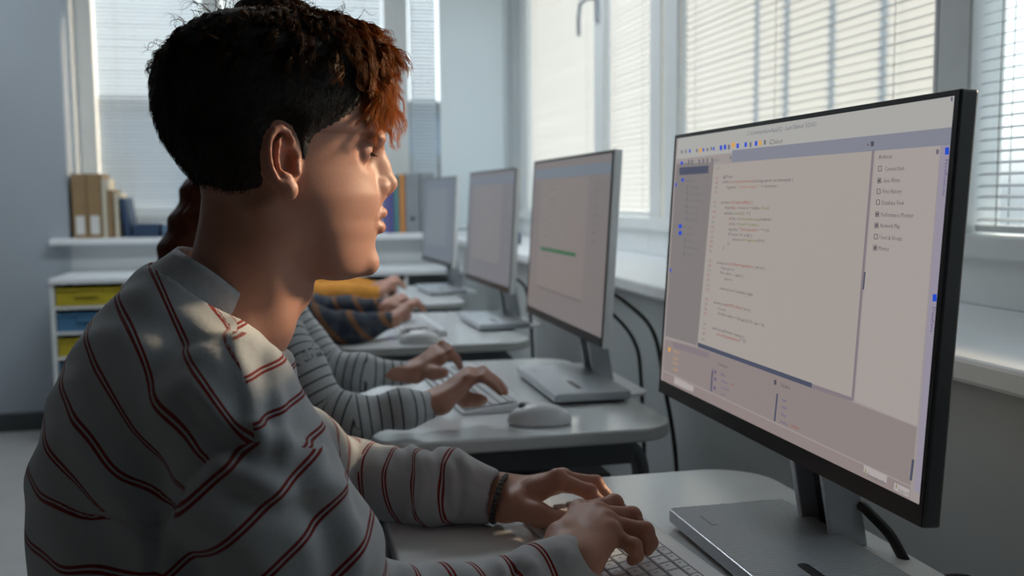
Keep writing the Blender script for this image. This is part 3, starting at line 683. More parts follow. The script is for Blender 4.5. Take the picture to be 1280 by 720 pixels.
for i, (z, c, l) in enumerate(((.653, 'y', 'yellow tray at the top left of the storage unit'), (.538, 'b', 'blue tray in the left column, below a yellow one'), (.423, 'y', 'yellow tray in the left column, under the blue one'), (.308, 'b', 'blue tray low in the left column of the storage unit'))):
    tray(-.893, z, M['tray_'+c], l)
tray(-.577, .653, M['tray_y'], "yellow tray at the top right of the left unit, by the young man's shoulder")
tray(-.577, .538, M['tray_y'], "yellow tray in the second row of the left unit, by the young man's shoulder")
tray(.393, .653, M['tray_g'], 'dark green tray below the farthest monitor, left of it')

# ------------------------------------------------------------------ binders and books on the back sill
M['tan'] = mat('tan_card', (.30, .20, .10, 1), .7, noise=.06); M['cream'] = mat('cream_paper', (.62, .57, .45, 1), .7, noise=.04)
M['navy'] = mat('navy_cloth', (.03, .06, .12, 1), .6, noise=.06); M['bindgrey'] = mat('grey_card', (.27, .30, .33, 1), .6, noise=.05)
M['orange'] = mat('orange_card', (.62, .27, .08, 1), .6, noise=.05); M['teal'] = mat('teal_card', (.10, .28, .30, 1), .6, noise=.05); M['purple'] = mat('violet_blue_card', (.12, .11, .32, 1), .6, noise=.05)
M['label'] = mat('white_label', (.72, .72, .70, 1), .6, noise=.02); M['pink'] = mat('pink_card', (.6, .2, .3, 1), .5, noise=.03); M['slate'] = mat('slate_blue_fabric', (.12, .2, .3, 1), .6, noise=.05)
def binder(x, w, h_, m, label, lab=None, ring=False, tilt=0, d=.27, cat='binder', name='ring_binder'):
    t = thing(name, label, cat, (x, 5.30, .945)); t.rotation_euler = (0, tilt, 0)
    b = MB(); b.box(0, w, -d/2, -d/2+.004, 0, h_); b.box(0, .003, -d/2, d/2, 0, h_); b.box(w-.003, w, -d/2, d/2, 0, h_); b.build('cover', m, t, bevel=.0015)
    b = MB(); b.box(.004, w-.004, -d/2+.01, d/2-.01, .004, h_-.012); b.build('pages', M['cream'], t)
    if lab:
        b = MB(); b.box(w*.2, w*.8, -d/2-.0008, -d/2-.0001, lab[0], lab[1]); b.build('spine_label', M['label'], t)
    if ring:
        b = MB(); b.tube([(w/2, -d/2-.002, .075), (w/2, -d/2+.001, .075)], .011, 14); b.build('finger_ring', M['black_plastic'], t)
    return t
binder(-1.022, .066, .315, M['tan'], 'tan binder with a white label, leftmost on the back sill', (.02, .11))
binder(-.954, .066, .315, M['tan'], 'tan binder with a white label, beside the leftmost one', (.02, .11))
binder(-.885, .022, .29, M['cream'], 'thin cream booklet between the tan binder and a brown book', cat='book', name='booklet')
binder(-.861, .024, .235, M['tan'], 'thin brown book leaning beside the tan binders', cat='book', name='book')
binder(-.830, .020, .22, M['cream'], 'thin cream book between the brown and the navy one', cat='book', name='book')
binder(-.782, .026, .195, M['navy'], 'navy blue book leaning at the end of the row', cat='book', name='book', tilt=-.13)
def open_box(x0, x1, h_, m, label):
    t = thing('desk_tray', label, 'box', ((x0+x1)/2, 5.26, .945)); w = (x1-x0)/2
    b = MB(); b.box(-w, w, -.10, -.095, 0, h_); b.box(-w, w, .095, .1, 0, h_); b.box(-w, -w+.005, -.1, .1, 0, h_); b.box(w-.005, w, -.1, .1, 0, h_); b.box(-w, w, -.1, .1, 0, .005); b.build('tray_body', m, t, bevel=.003)
    b = MB(); b.box(-w+.01, w-.01, -.09, .09, .006, h_*.8); b.build('paper_stack', M['navy'], t); return t
open_box(-.750, -.625, .065, M['navy'], 'low dark box right of the navy book on the back sill')
open_box(-.61, -.50, .06, M['slate'], "slate blue box beside the dark box, near the young man's neck")
t = thing('pencil_cup', "pink and blue pencil cup on the back sill near the young man's neck", 'cup', (-.535, 5.20, 1.006)); b = MB()
b.tube([(0, 0, 0), (0, 0, .05)], .03, 14); b.build('cup_body', M['pink'], t)
for i in range(5):
    b = MB(); b.tube([(.01*math.cos(i*1.3), .01*math.sin(i*1.3), .045), (.022*math.cos(i*1.3), .022*math.sin(i*1.3), .10)], .0035, 6); b.build('pencil', [M['slate'], M['pink'], M['purple']][i % 3], t)
t.location = (-.49, 5.22, .945)
binder(.505, .034, .30, M['purple'], "violet blue book right of the young man's lips", cat='book', name='book')
binder(.542, .026, .30, M['teal'], 'teal book between the violet blue and the orange one', cat='book', name='book')
binder(.571, .028, .305, M['orange'], 'orange book left of the grey binders', cat='book', name='book')
binder(.602, .075, .31, M['bindgrey'], 'grey binder with a dark finger ring, beside the orange book', ring=True)
binder(.680, .075, .31, M['bindgrey'], 'grey binder beside the farthest monitor, right of another grey one')
b = MB(); b.prism(rrect(-.03, .03, -.045, .045, .01), 0, .05); o = b.build('small_box', M['navy'], bevel=.004); o.location = (.92, 4.05, SILL); tag(o, 'small dark box on the window sill left of the second monitor', 'box')
b = MB(); b.prism(rrect(-.03, .03, -.03, .03, .008), 0, .06); o = b.build('small_box', M['tray_y'], bevel=.004); o.location = (.96, 4.85, SILL); tag(o, 'small yellow box on the window sill between the two farthest monitors', 'box')

# ------------------------------------------------------------------ people
def skin_mat(name, base, blush):
    m, nt, b = new_mat(name)
    b.inputs['Roughness'].default_value = .48; b.inputs['Specular IOR Level'].default_value = .35
    b.inputs['Subsurface Weight'].default_value = .25; b.inputs['Subsurface Radius'].default_value = (1, .3, .15); b.inputs['Subsurface Scale'].default_value = .006
    a = nt.nodes.new('ShaderNodeAttribute'); a.attribute_name = 'blush'
    tc = nt.nodes.new('ShaderNodeTexCoord'); n = nt.nodes.new('ShaderNodeTexNoise'); n.inputs['Scale'].default_value = 35; n.inputs['Detail'].default_value = 5
    nt.links.new(tc.outputs['Object'], n.inputs['Vector'])
    m1 = nt.nodes.new('ShaderNodeMix'); m1.data_type = 'RGBA'; m1.inputs[6].default_value = base; m1.inputs[7].default_value = (base[0]*.86, base[1]*.78, base[2]*.74, 1)
    nt.links.new(n.outputs['Fac'], m1.inputs[0])
    m2 = nt.nodes.new('ShaderNodeMix'); m2.data_type = 'RGBA'; m2.inputs[7].default_value = blush
    nt.links.new(a.outputs['Fac'], m2.inputs[0]); nt.links.new(m1.outputs[2], m2.inputs[6]); nt.links.new(m2.outputs[2], b.inputs['Base Color'])
    n2 = nt.nodes.new('ShaderNodeTexNoise'); n2.inputs['Scale'].default_value = 450; n2.inputs['Detail'].default_value = 2
    nt.links.new(tc.outputs['Object'], n2.inputs['Vector']); bp = nt.nodes.new('ShaderNodeBump'); bp.inputs['Strength'].default_value = .12; bp.inputs['Distance'].default_value = .001
    nt.links.new(n2.outputs['Fac'], bp.inputs['Height']); nt.links.new(bp.outputs[0], b.inputs['Normal']); return m
M['skin'] = skin_mat('skin', (.47, .255, .19, 1), (.38, .13, .10, 1))
def hair_mat(name, col, tcol, tip=None, ttip=None):
    m, nt, b = new_mat(name); b.inputs['Base Color'].default_value = col; b.inputs['Roughness'].default_value = .42; b.inputs['Specular IOR Level'].default_value = .35
    t = nt.nodes.new('ShaderNodeBsdfTranslucent'); t.inputs[0].default_value = tcol; mx = nt.nodes.new('ShaderNodeMixShader'); mx.inputs[0].default_value = .5
    nt.links.new(b.outputs[0], mx.inputs[1]); nt.links.new(t.outputs[0], mx.inputs[2]); nt.links.new(mx.outputs[0], nt.nodes['Material Output'].inputs[0])
    if tip:      # sunlit glow painted into the hair colour, growing from root to tip
        a = nt.nodes.new('ShaderNodeAttribute'); a.attribute_name = 'sun_tint'
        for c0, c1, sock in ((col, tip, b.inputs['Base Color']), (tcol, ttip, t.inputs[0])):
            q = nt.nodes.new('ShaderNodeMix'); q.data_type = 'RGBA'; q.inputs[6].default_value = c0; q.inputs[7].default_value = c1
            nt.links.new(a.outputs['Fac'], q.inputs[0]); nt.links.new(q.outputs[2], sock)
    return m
M['hair'] = hair_mat('dark_brown_hair', (.030, .018, .012, 1), (.05, .025, .012, 1), (.48, .21, .075, 1), (.92, .46, .17, 1))  # last two colours are the painted sun glow of the front curls
M['hair_cap'] = mat('short_dark_hair', (.012, .008, .006, 1), .7, noise=.3, scale=300, bump=.6, bscale=700)
M['curl'] = hair_mat('auburn_curls', (.13, .045, .014, 1), (.42, .14, .035, 1))
def stripe_mat(name, base, line, l0, l1, rough=.85, zones=()):
    """knit cloth; two thin lines per unit of the mesh attribute 's' (0 < s: which stripe)"""
    m, nt, b = new_mat(name); b.inputs['Roughness'].default_value = rough; b.inputs['Specular IOR Level'].default_value = .15
    b.inputs['Sheen Weight'].default_value = .15
    a = nt.nodes.new('ShaderNodeAttribute'); a.attribute_name = 's'
    def mth(op, x, y=None):
        n = nt.nodes.new('ShaderNodeMath'); n.operation = op
        for i, v in enumerate((x, y)):
            if v is None: continue
            if isinstance(v, (int, float)): n.inputs[i].default_value = v
            else: nt.links.new(v, n.inputs[i])
        return n.outputs[0]
    tc = nt.nodes.new('ShaderNodeTexCoord'); nn = nt.nodes.new('ShaderNodeTexNoise'); nn.inputs['Scale'].default_value = 500; nt.links.new(tc.outputs['Object'], nn.inputs['Vector'])
    def lines(sock):
        ab = mth('ABSOLUTE', mth('SUBTRACT', mth('FRACT', sock), .5))
        ab = mth('ADD', ab, mth('MULTIPLY', mth('SUBTRACT', nn.outputs['Fac'], .5), .012))
        return mth('MULTIPLY', mth('GREATER_THAN', ab, l0), mth('LESS_THAN', ab, l1))
    k = lines(a.outputs['Fac'])
    for sn, mn in zones:           # panels of the garment, each with its own stripe direction
        a1 = nt.nodes.new('ShaderNodeAttribute'); a1.attribute_name = sn; a2 = nt.nodes.new('ShaderNodeAttribute'); a2.attribute_name = mn
        inside = mth('GREATER_THAN', a2.outputs['Fac'], 0.0); k = mth('ADD', mth('MULTIPLY', lines(a1.outputs['Fac']), inside), mth('MULTIPLY', k, mth('SUBTRACT', 1.0, inside)))
    n = nt.nodes.new('ShaderNodeTexNoise'); n.inputs['Scale'].default_value = 260; n.inputs['Detail'].default_value = 3; nt.links.new(tc.outputs['Object'], n.inputs['Vector'])
    m1 = nt.nodes.new('ShaderNodeMix'); m1.data_type = 'RGBA'; m1.inputs[6].default_value = tuple(c*.86 for c in base[:3])+(1,); m1.inputs[7].default_value = base; nt.links.new(n.outputs['Fac'], m1.inputs[0])
    m2 = nt.nodes.new('ShaderNodeMix'); m2.data_type = 'RGBA'; m2.inputs[7].default_value = line; nt.links.new(k, m2.inputs[0]); nt.links.new(m1.outputs[2], m2.inputs[6]); nt.links.new(m2.outputs[2], b.inputs['Base Color'])
    bp = nt.nodes.new('ShaderNodeBump'); bp.inputs['Strength'].default_value = .35; bp.inputs['Distance'].default_value = .0008; nt.links.new(n.outputs['Fac'], bp.inputs['Height']); nt.links.new(bp.outputs[0], b.inputs['Normal']); return m
M['shirt'] = stripe_mat('light_grey_knit_red_stripes', (.46, .48, .50, 1), (.20, .018, .016, 1), .020, .088, zones=(('s_front', 'm_front'), ('s_arm', 'm_arm')))
M['cloth_plain'] = mat('light_grey_knit', (.46, .48, .50, 1), .85, noise=.06, scale=200, bump=.3, bscale=500)
M['trousers'] = mat('dark_navy_denim', (.012, .016, .028, 1), .8, noise=.15, scale=120, bump=.3)
M['shoe'] = mat('white_canvas_shoe', (.5, .5, .5, 1), .6, noise=.05); M['beads'] = mat('black_glass_bead', (.01, .01, .012, 1), .12, noise=.02, spec=.8)
M['eye_white'] = mat('eye_white', (.6, .58, .56, 1), .15, noise=.02); M['iris'] = mat('dark_iris', (.03, .015, .01, 1), .1, noise=.02)

# ---- head of the young man: local axes X forward, Y to his left, Z up; measured on the photograph's profile
PHI = math.radians(10); YH = .93
cph, sph = math.cos(PHI), math.sin(PHI)
HC = W(350, 190, YH)
def h2w(P):
    P = np.atleast_2d(np.asarray(P, float))
    return np.stack([HC[0]+P[:, 0]*cph-P[:, 1]*sph, HC[1]+P[:, 0]*sph+P[:, 1]*cph, HC[2]+P[:, 2]], 1)
def hl(px, py, Y=0.0):
    X = 0.0
    for _ in range(5):
        P = W(px, py, YH+X*sph+Y*cph); X = (P[0]-HC[0]+Y*sph)/cph
    return X, P[2]-HC[2]
def w2h(P):
    P = np.atleast_2d(P)-HC
    return np.stack([P[:, 0]*cph+P[:, 1]*sph, -P[:, 0]*sph+P[:, 1]*cph, P[:, 2]], 1)
HT = [(16, 340, 326, 2), (19, 368, 300, 22), (26, 398, 280, 42), (40, 426, 254, 58), (60, 448, 230, 69), (85, 461, 211, 75), (110, 467, 201, 77), (135, 470, 201, 78), (155, 472, 206, 77),
      (165, 472.5, 210, 76.5), (175, 470, 214, 76), (184, 466, 220, 75), (195, 463, 228, 74), (210, 463, 240, 72), (225, 467, 255, 69.5), (236, 471, 268, 67.5), (244, 474, 280, 66), (252, 474, 292, 64), (262, 473, 304, 61.5),
      (274, 470, 318, 58.5), (284, 470.5, 328, 56), (292, 470, 336, 53.5), (300, 468, 343, 51), (310, 467, 351, 48), (320, 466, 358, 45), (330, 464, 366, 41), (338, 460, 375, 36), (343, 454, 388, 29), (347, 444, 405, 18), (349, 432, 420, 4)]
tz = []; txf = []; txb = []; tb = []
for py, a, b_, w_ in HT:
    xa, z = hl(a, py); xb, _ = hl(b_, py); tz.append(z); txf.append(xa); txb.append(xb); tb.append(w_/1000)
tz, txf, txb, tb = [np.array(q[::-1]) for q in (tz, txf, txb, tb)]
zz_ = np.linspace(tz[0], tz[-1], 400)
def sm(v, n=5):
    y = np.interp(zz_, tz, v); k = np.ones(n)/n; yp = np.pad(y, n//2, mode='edge'); return np.convolve(yp, k, 'valid')
sxf, sxb, sb = sm(txf, 9), sm(txb, 15), sm(tb, 15)
def headfn(X, Y, Z, grow=0.0):
    z1 = Z.ravel(); f = lambda v: np.interp(z1, zz_, v).reshape(Z.shape).astype(np.float32)
    xf, xb, b = f(sxf), f(sxb), f(sb)
    t = np.clip((z1-zz_[0])/(zz_[-1]-zz_[0]), 0, 1).reshape(Z.shape)
    xc = xb+(xf-xb)*np.where(t < .55, .42, .46); af = np.maximum(xf-xc, .003)+grow; ab = np.maximum(xc-xb, .003)+grow; bb = np.maximum(b, .002)+grow
    u = (X-xc); uf = np.clip(u/af, 0, 1); a = np.where(u > 0, af, ab)
    low = np.clip((.50-t)/.35, 0, 1)
    g = 1-(.10+.30*low)*uf**1.5                       # face narrows towards the chin
    ex = 2.25
    q = (np.abs(u/a)**ex+np.abs(Y/(bb*g))**ex)**(1/ex)
    d = (q-1)*np.minimum(a, bb)*.9
    zt, zb = zz_[-1]+grow, zz_[0]-grow
    over = np.maximum(Z-zz_[-1]+grow*0, 0)
    d = np.where(over > 0, np.sqrt(np.maximum(d, 0)**2+over**2), d)
    return np.maximum(d, zb-Z)
def HP(px, py, Y=0.0):
    x, z = hl(px, py, Y); return np.array([x, Y, z])
HL = Field((-.135, -.105, -.235), (.135, .105, .150), .0015)
HL.put(headfn, (-1, -1, -1), (1, 1, 1), 0)
# neck
n0 = HP(322, 255); n1 = HP(316, 325); n2 = HP(284, 410); n3 = HP(268, 455)
def neckfn(X, Y, Z):
    d = None
    for a, b, ra, rb in ((n0, n1, .049, .050), (n1, n2, .050, .050), (n2, n3, .050, .052)):
        ba = b-a; L = ba@ba; t = np.clip(((X-a[0])*ba[0]+(Y-a[1])*ba[1]+(Z-a[2])*ba[2])/L, 0, 1)
        q = np.sqrt((X-a[0]-t*ba[0])**2+((Y-a[1]-t*ba[1])*1.02)**2+(Z-a[2]-t*ba[2])**2)-(ra+(rb-ra)*t)
        d = q if d is None else Field.smin(d, q, .01)
    return d
HL.put(neckfn, (-.2, -.1, -.235), (.1, .1, .0), .022)
HL.cone(HP(352, 322, 0), HP(330, 400, 0), .020, .020, .03)       # throat
HL.ell(HP(371, 368), (.010, .009, .012), k=.015)
for s in (-1, 1):      # neck muscle from behind the ear to the collar bone
    HL.cone(HP(325, 262, s*.050), HP(338, 410, s*.022), .012, .011, .018)
    HL.ell(HP(352, 283, s*.046), (.010, .008, .012), k=.025)     # jaw corner
    # cheek bone and cheek
    # eye socket, then lid
    HL.ell(HP(461, 187, s*.033), (.013, .019, .0115), k=.012, mode='s')
    HL.ell(HP(466, 173, s*.030), (.010, .021, .0055), k=.012)     # brow
    HL.ell(HP(471, 175, s*.012), (.006, .009, .005), k=.010)
eyeC = [HP(448, 188, s*.0315) for s in (-1, 1)]
for c in eyeC:
    HL.ell(c, (.0128, .0128, .0128), k=.004)
    HL.ell(c+np.array([.0115, 0, -.0035]), (.0040, .0105, .0016), k=.001, mode='s')
# nose
nb0, nb1, tip = HP(467.5, 184), HP(477, 207), HP(485, 229)
HL.cone(nb0, nb1, .0065, .0062, .010); HL.cone(nb1, tip, .0062, .0080, .008)
HL.cone(HP(462, 200), HP(468, 234), .010, .013, .012)
HL.ell(tip, (.0082, .0088, .0078), k=.004)
for s in (-1, 1):
    HL.ell(HP(473, 233.5, s*.0115), (.0098, .0062, .0068), k=.0045)
    HL.ell(HP(477.5, 241.5, s*.0062), (.0055, .0026, .0032), k=.0015, mode='s')
    HL.ridge([HP(463, 240, s*.020), HP(456, 262, s*.028)], -.0012, .005)
# lips
for s in (-1, 1):
    HL.chain([HP(477.0, 265.5), HP(475.5, 266.0, s*.008), HP(467, 271, s*.017), HP(459, 275, s*.0235)], [.0050, .0048, .0036, .0020], .0035)
    HL.chain([HP(474.0, 284.0), HP(472.5, 284.0, s*.008), HP(465, 280.5, s*.016), HP(459, 276, s*.0225)], [.0056, .0053, .0038, .0020], .0035)
HL.ridge([HP(456, 275.5, -.026), HP(468, 274.5, -.014), HP(474, 274, -.004), HP(474, 274, .004), HP(468, 274.5, .014), HP(456, 275.5, .026)], -.0016, .0016)
HL.ridge([HP(480, 246), HP(481, 258)], -.0010, .0028)
HL.ell(HP(458, 330), (.011, .016, .011), k=.012)      # chin
# ears
for s in (-1, 1):
    def E_(px, py, out):     # points on the ear, out = how far it stands off the head
        return np.array([*([0, 0, 0])]) if False else np.array([hl(px, py, -.078-out)[0], s*(.072+out), hl(px, py, -.078-out)[1]])
    hel = [(367, 186, .000), (366, 174, .006), (361, 164, .010), (353, 159.5, .013), (345, 162, .015), (340, 172, .017), (338.5, 187, .018), (340, 202, .017), (345, 216, .014), (351, 227, .010), (356, 235, .007)]
    HL.ell(E_(353, 195, .0), (.016, .006, .030), k=.004)
    HL.chain([E_(*p) for p in hel], [.0018, .0026, .0028, .0029, .0029, .0028, .0027, .0026, .0026, .0028, .003], .0015)
    HL.cone(E_(348, 185, .004), E_(352, 215, .003), .0075, .007, .006)
    ah = [(354, 171, .009), (349.5, 180, .0125), (348.5, 193, .0125), (350.5, 205, .011), (356, 214, .0095), (362, 219, .0075)]
    HL.chain([E_(*p) for p in ah], [.0020, .0026, .0028, .0028, .0028, .0027], .002)
    HL.ell(E_(364, 203, .006), (.0075, .0085, .0105), k=.003, mode='s'); HL.ell(E_(358, 196, .010), (.0055, .0065, .012), k=.003, mode='s')
    HL.ell(E_(360, 178, .010), (.0045, .005, .006), k=.003, mode='s')
    HL.ridge([E_(345, 176, .018), E_(343, 190, .018), E_(346, 208, .016), E_(352, 220, .012)], -.0018, .0022)
    HL.chain([E_(373, 205, .003), E_(373, 214, .004)], [.0035, .0040], .003)     # tragus
    HL.chain([E_(358, 224, .006), E_(362, 236, .006)], [.0055, .0066], .004)
    HL.ell(E_(364.5, 237, .006), (.0068, .0042, .0090), k=.003)
Vh, Fh = HL.mesh(1)
def gauss(P, c, r): return np.exp(-(((P-c)/np.array(r))**2).sum(1))
bl = .60*np.clip(gauss(Vh, HP(478, 264), (.010, .018, .0042))*1.5+gauss(Vh, HP(475, 285), (.010, .017, .0052))*1.5, 0, 1)
bl = np.maximum(bl, .45*np.exp(-((Vh[:, 1:2]+0*Vh-0)[:, 0]**2-.086**2)**2/.000002)*np.exp(-((Vh[:, 2]-HP(350, 195)[2])/.03)**2)*np.exp(-((Vh[:, 0]-HP(352, 195, -.09)[0])/.02)**2))
for s in (-1, 1): bl = np.maximum(bl, .12*gauss(Vh, HP(440, 225, s*.05), (.03, .03, .02)))
head_parts = [(h2w(Vh), Fh)]; blush = [bl]

# ---- hands: each finger a chain knuckle -> middle joint -> end joint -> tip
def hand(lo, hi, wrist, wdir, mcps, fingers, thumb, fore, palm_r=(.0125, .0115), h=.0014, side=1, tr=.0165):
    """wrist centre, across-the-wrist vector, knuckles, finger joints, thumb joints, forearm end point"""
    pp = np.array([wrist, fore]+list(mcps)+[q for f_ in fingers for q in f_]+list(thumb)); lo = pp.min(0)-.035; hi = pp.max(0)+.035
    Fd = Field(lo, hi, h); wv = np.array(wdir, float); wv /= np.linalg.norm(wv)
    wrist = np.array(wrist, float); fore = np.array(fore, float)
    for sgn in (-1, 1): Fd.cone(fore+wv*.008*sgn, wrist+wv*.0125*sgn, .0175, .0175, .02)
    n = len(mcps)
    for i, m_ in enumerate(mcps):
        c = wrist+wv*(.018-.036*i/(n-1))
        Fd.cone(c, np.array(m_), palm_r[0]+.002, palm_r[1]-.0006*i, .014)
    for i in range(n-1):
        Fd.cone((wrist*.4+np.array(mcps[i])*.6+wrist*.4*0), (np.array(mcps[i])*.5+np.array(mcps[i+1])*.5)*.92+wrist*.08, .011, .0095, .012)
    for i, j in enumerate(fingers):
        pts = [np.array(mcps[i])]+[np.array(q) for q in j]; k = [1.0, 1.04, .98, .86][i]
        Fd.chain(pts, [.0098*k, .0086*k, .0077*k, .0066*k], .0035)
        Fd.ell(pts[1], (.0092*k,)*3, k=.004); Fd.ell(pts[0]+np.array([0, 0, .003]), (.0098*k,)*3, k=.006)
    tp = [np.array(q) for q in thumb]
    Fd.chain(tp, [tr, .0128, .0102, .0082], .010)
    for i in range(n):       # tendons on the back of the hand
        a = wrist*.6+np.array(mcps[i])*.4; up = np.array([0, 0, palm_r[1]])
        Fd.ridge([a+up, np.array(mcps[i])+up*.9], .0007, .004)
    return Fd.mesh(2)
hands = []
# left hand (far): wrist by the bracelet
kz = DZ+.0165
wl = W(628, 622, 1.12)
mL = [W(697, 600, 1.088), W(703, 599, 1.110), W(702, 602, 1.132), W(697, 607, 1.152)]
fL = [[W(737, 615, 1.080), W(751, 630, 1.072), W(756, 642, 1.066)],
      [W(744, 604, 1.112), W(756, 618, 1.108), W(760, 630, 1.104)],
      [W(742, 607, 1.140), W(754, 620, 1.138), W(757, 630, 1.136)],
      [W(733, 612, 1.168), W(744, 622, 1.168), W(748, 630, 1.168)]]
tL = [W(645, 633, 1.092), W(672, 643, 1.070), W(700, 652, 1.052), W(722, 650, 1.045)]
hands.append(hand(W(560, 690, 1.2)-.08, W(790, 570, 1.2)+.08, wl, (0.05, -.85, -.45), mL, fL, tL, W(575, 615, 1.14), side=-1))
# right hand (near): seen from the little finger's side
wr = W(716, 697, .872)
mR = [W(724, 640, .958), W(747, 643, .936), W(759, 654, .914), W(765, 669, .894)]
fR = [[W(768, 629, .972), W(777, 640, .982), W(779, 650, .986)],
      [W(790, 645, .940), W(799, 659, .944), W(799, 670, .946)],
      [W(806, 664, .902), W(813, 678, .900), W(809, 687, .898)],
      [W(792, 683, .878), W(796, 694, .880), W(790, 700, .884)]]
tR = [W(702, 672, .905), W(722, 668, .965), W(745, 664, 1.0), W(763, 662, 1.018)]
hands.append(hand(W(640, 760, .80)-.08, W(840, 600, .80)+np.array([.06, .3, .06]), wr, (-.25, .9, .1), mR, fR, tR, W(660, 735, .853), side=1))
for v, f in hands: head_parts.append((v, f)); blush.append(np.zeros(len(v)))
# knuckles a little redder
for i, ms in ((1, [q[0] for q in fL]+mL), (2, [q[0] for q in fR]+mR)):
    v = head_parts[i][0]; bb_ = blush[i]
    for m_ in ms: bb_ = np.maximum(bb_, .28*gauss(v, m_+np.array([0, 0, .008]), (.008,)*3))
    blush[i] = bb_

def cdist(P, a, b, ra, rb, yc=None, ky=1.0):
    P = np.array(P, float); a = np.array(a, float); b = np.array(b, float)
    if ky != 1.0:
        P = P.copy(); P[:, 1] = (P[:, 1]-yc)/ky; a = a.copy(); b = b.copy(); a[1] = (a[1]-yc)/ky; b[1] = (b[1]-yc)/ky
    ba = b-a; t = np.clip(((P-a) @ ba)/(ba @ ba), 0, 1); return np.linalg.norm(P-a-t[:, None]*ba, axis=1)-(ra+(rb-ra)*t)
def flat_cone(F, a, b, ra, rb, yc, ky, k=0, rot=0.0):
    """a cone that is wider than deep (chest, hips)"""
    a = np.array(a, float); b = np.array(b, float); ba = b-a; L = ba @ ba; ry = max(ra, rb)*ky+.03; r = max(ra, rb)+.05+abs(rot)*ry
    lo = np.minimum(a, b)-[r, ry, r]-k; hi = np.maximum(a, b)+[r, ry, r]+k
    def fn(X, Y, Z):
        yy = (Y-yc); X = X+rot*yy; yy = yy/ky
        t = np.clip(((X-a[0])*ba[0]+(Z-a[2])*ba[2])/L, 0, 1)
        q = ((np.sqrt((X-a[0]-t*ba[0])**2+(Z-a[2]-t*ba[2])**2))**2.2+np.abs(yy)**2.2)**(1/2.2)
        return (q-(ra+(rb-ra)*t))
    F.put(fn, lo, hi, k)
def vnormals(V, F):
    e1 = V[F[:, 2]]-V[F[:, 0]]; e2 = V[F[:, 3]]-V[F[:, 1]]; n = np.cross(e1, e2)
    N = np.stack([sum(np.bincount(F[:, c], n[:, q], len(V)) for c in range(4)) for q in range(3)], 1)
    return N/(np.linalg.norm(N, axis=1)[:, None]+1e-12)
def seg2(P, poly):
    """distance of points to a polyline, both in the upright x-z plane"""
    best = np.full(len(P), 9.)
    for a, b in zip(poly[:-1], poly[1:]):
        ba = b-a; t = np.clip(((P-a) @ ba)/(ba @ ba+1e-12), 0, 1); best = np.minimum(best, np.linalg.norm(P-a-t[:, None]*ba, axis=1))
    return best
def XZ(pts, y): return [W(a, b, y)[[0, 2]] for a, b in pts]

# ---- shirt of the young man
yc = .935; KY = 1.42; RT = .16
tc_ = [(228, 396, .055), (222, 500, .101), (197, 620, .106), (203, 760, .109), (228, 900, .112)]
tcw = [(W(a, b, yc), r) for a, b, r in tc_]
SF = Field((-.34, .60, .40), (.36, 1.40, 1.135), .0038)
for (a, ra), (b, rb) in zip(tcw[:-1], tcw[1:]): flat_cone(SF, a, b, ra, rb, yc, KY, .03, RT)
SF.cone(W(300, 500, .80), W(260, 464, .88), .040, .030, .03)
SF.cone(W(317, 449, yc), W(300, 520, yc), .028, .045, .03)       # near trapezius
SF.cone(W(300, 505, 1.05), W(268, 445, .97), .038, .034, .04)
nearU = [(W(288, 506, .785), .049), (W(322, 600, .765), .053), (W(388, 705, .775), .053), (W(405, 758, .785), .044)]
nearF = [(W(405, 762, .785), .044), (W(560, 762, .825), .036), (W(660, 737, .853), .033), (W(702, 722, .866), .033), (W(724, 714, .872), .032)]
farU = [(W(300, 505, 1.07), .045), (W(374, 566, 1.17), .048), (W(428, 597, 1.225), .047)]
farF = [(W(428, 597, 1.225), .047), (W(500, 606, 1.18), .043), (W(548, 610, 1.152), .043), (W(572, 612, 1.142), .036), (W(616, 621, 1.124), .0310)]
for ch, k in ((nearU, .035), (nearF, .02), (farU, .03), (farF, .015)):
    for (a, ra), (b, rb) in zip(ch[:-1], ch[1:]): SF.cone(a, b, ra, rb, k)
d = nearF[-1][0]-nearF[-2][0]; d /= np.linalg.norm(d); SF.cone(nearF[-1][0]-d*.03, nearF[-1][0]+d*.06, .0275, .030, .003, 's')
SF.put(lambda X, Y, Z: -((X-nearF[-1][0][0])*d[0]+(Y-nearF[-1][0][1])*d[1]+(Z-nearF[-1][0][2])*d[2]-.004), nearF[-1][0]-.08, nearF[-1][0]+.08, .004, 's')
d2 = farF[-1][0]-farF[-2][0]; d2 /= np.linalg.norm(d2); SF.cone(farF[-1][0]-d2*.03, farF[-1][0]+d2*.06, .0245, .026, .003, 's')
SF.put(lambda X, Y, Z: -((X-farF[-1][0][0])*d2[0]+(Y-farF[-1][0][1])*d2[1]+(Z-farF[-1][0][2])*d2[2]-.002), farF[-1][0]-.06, farF[-1][0]+.06, .004, 's')
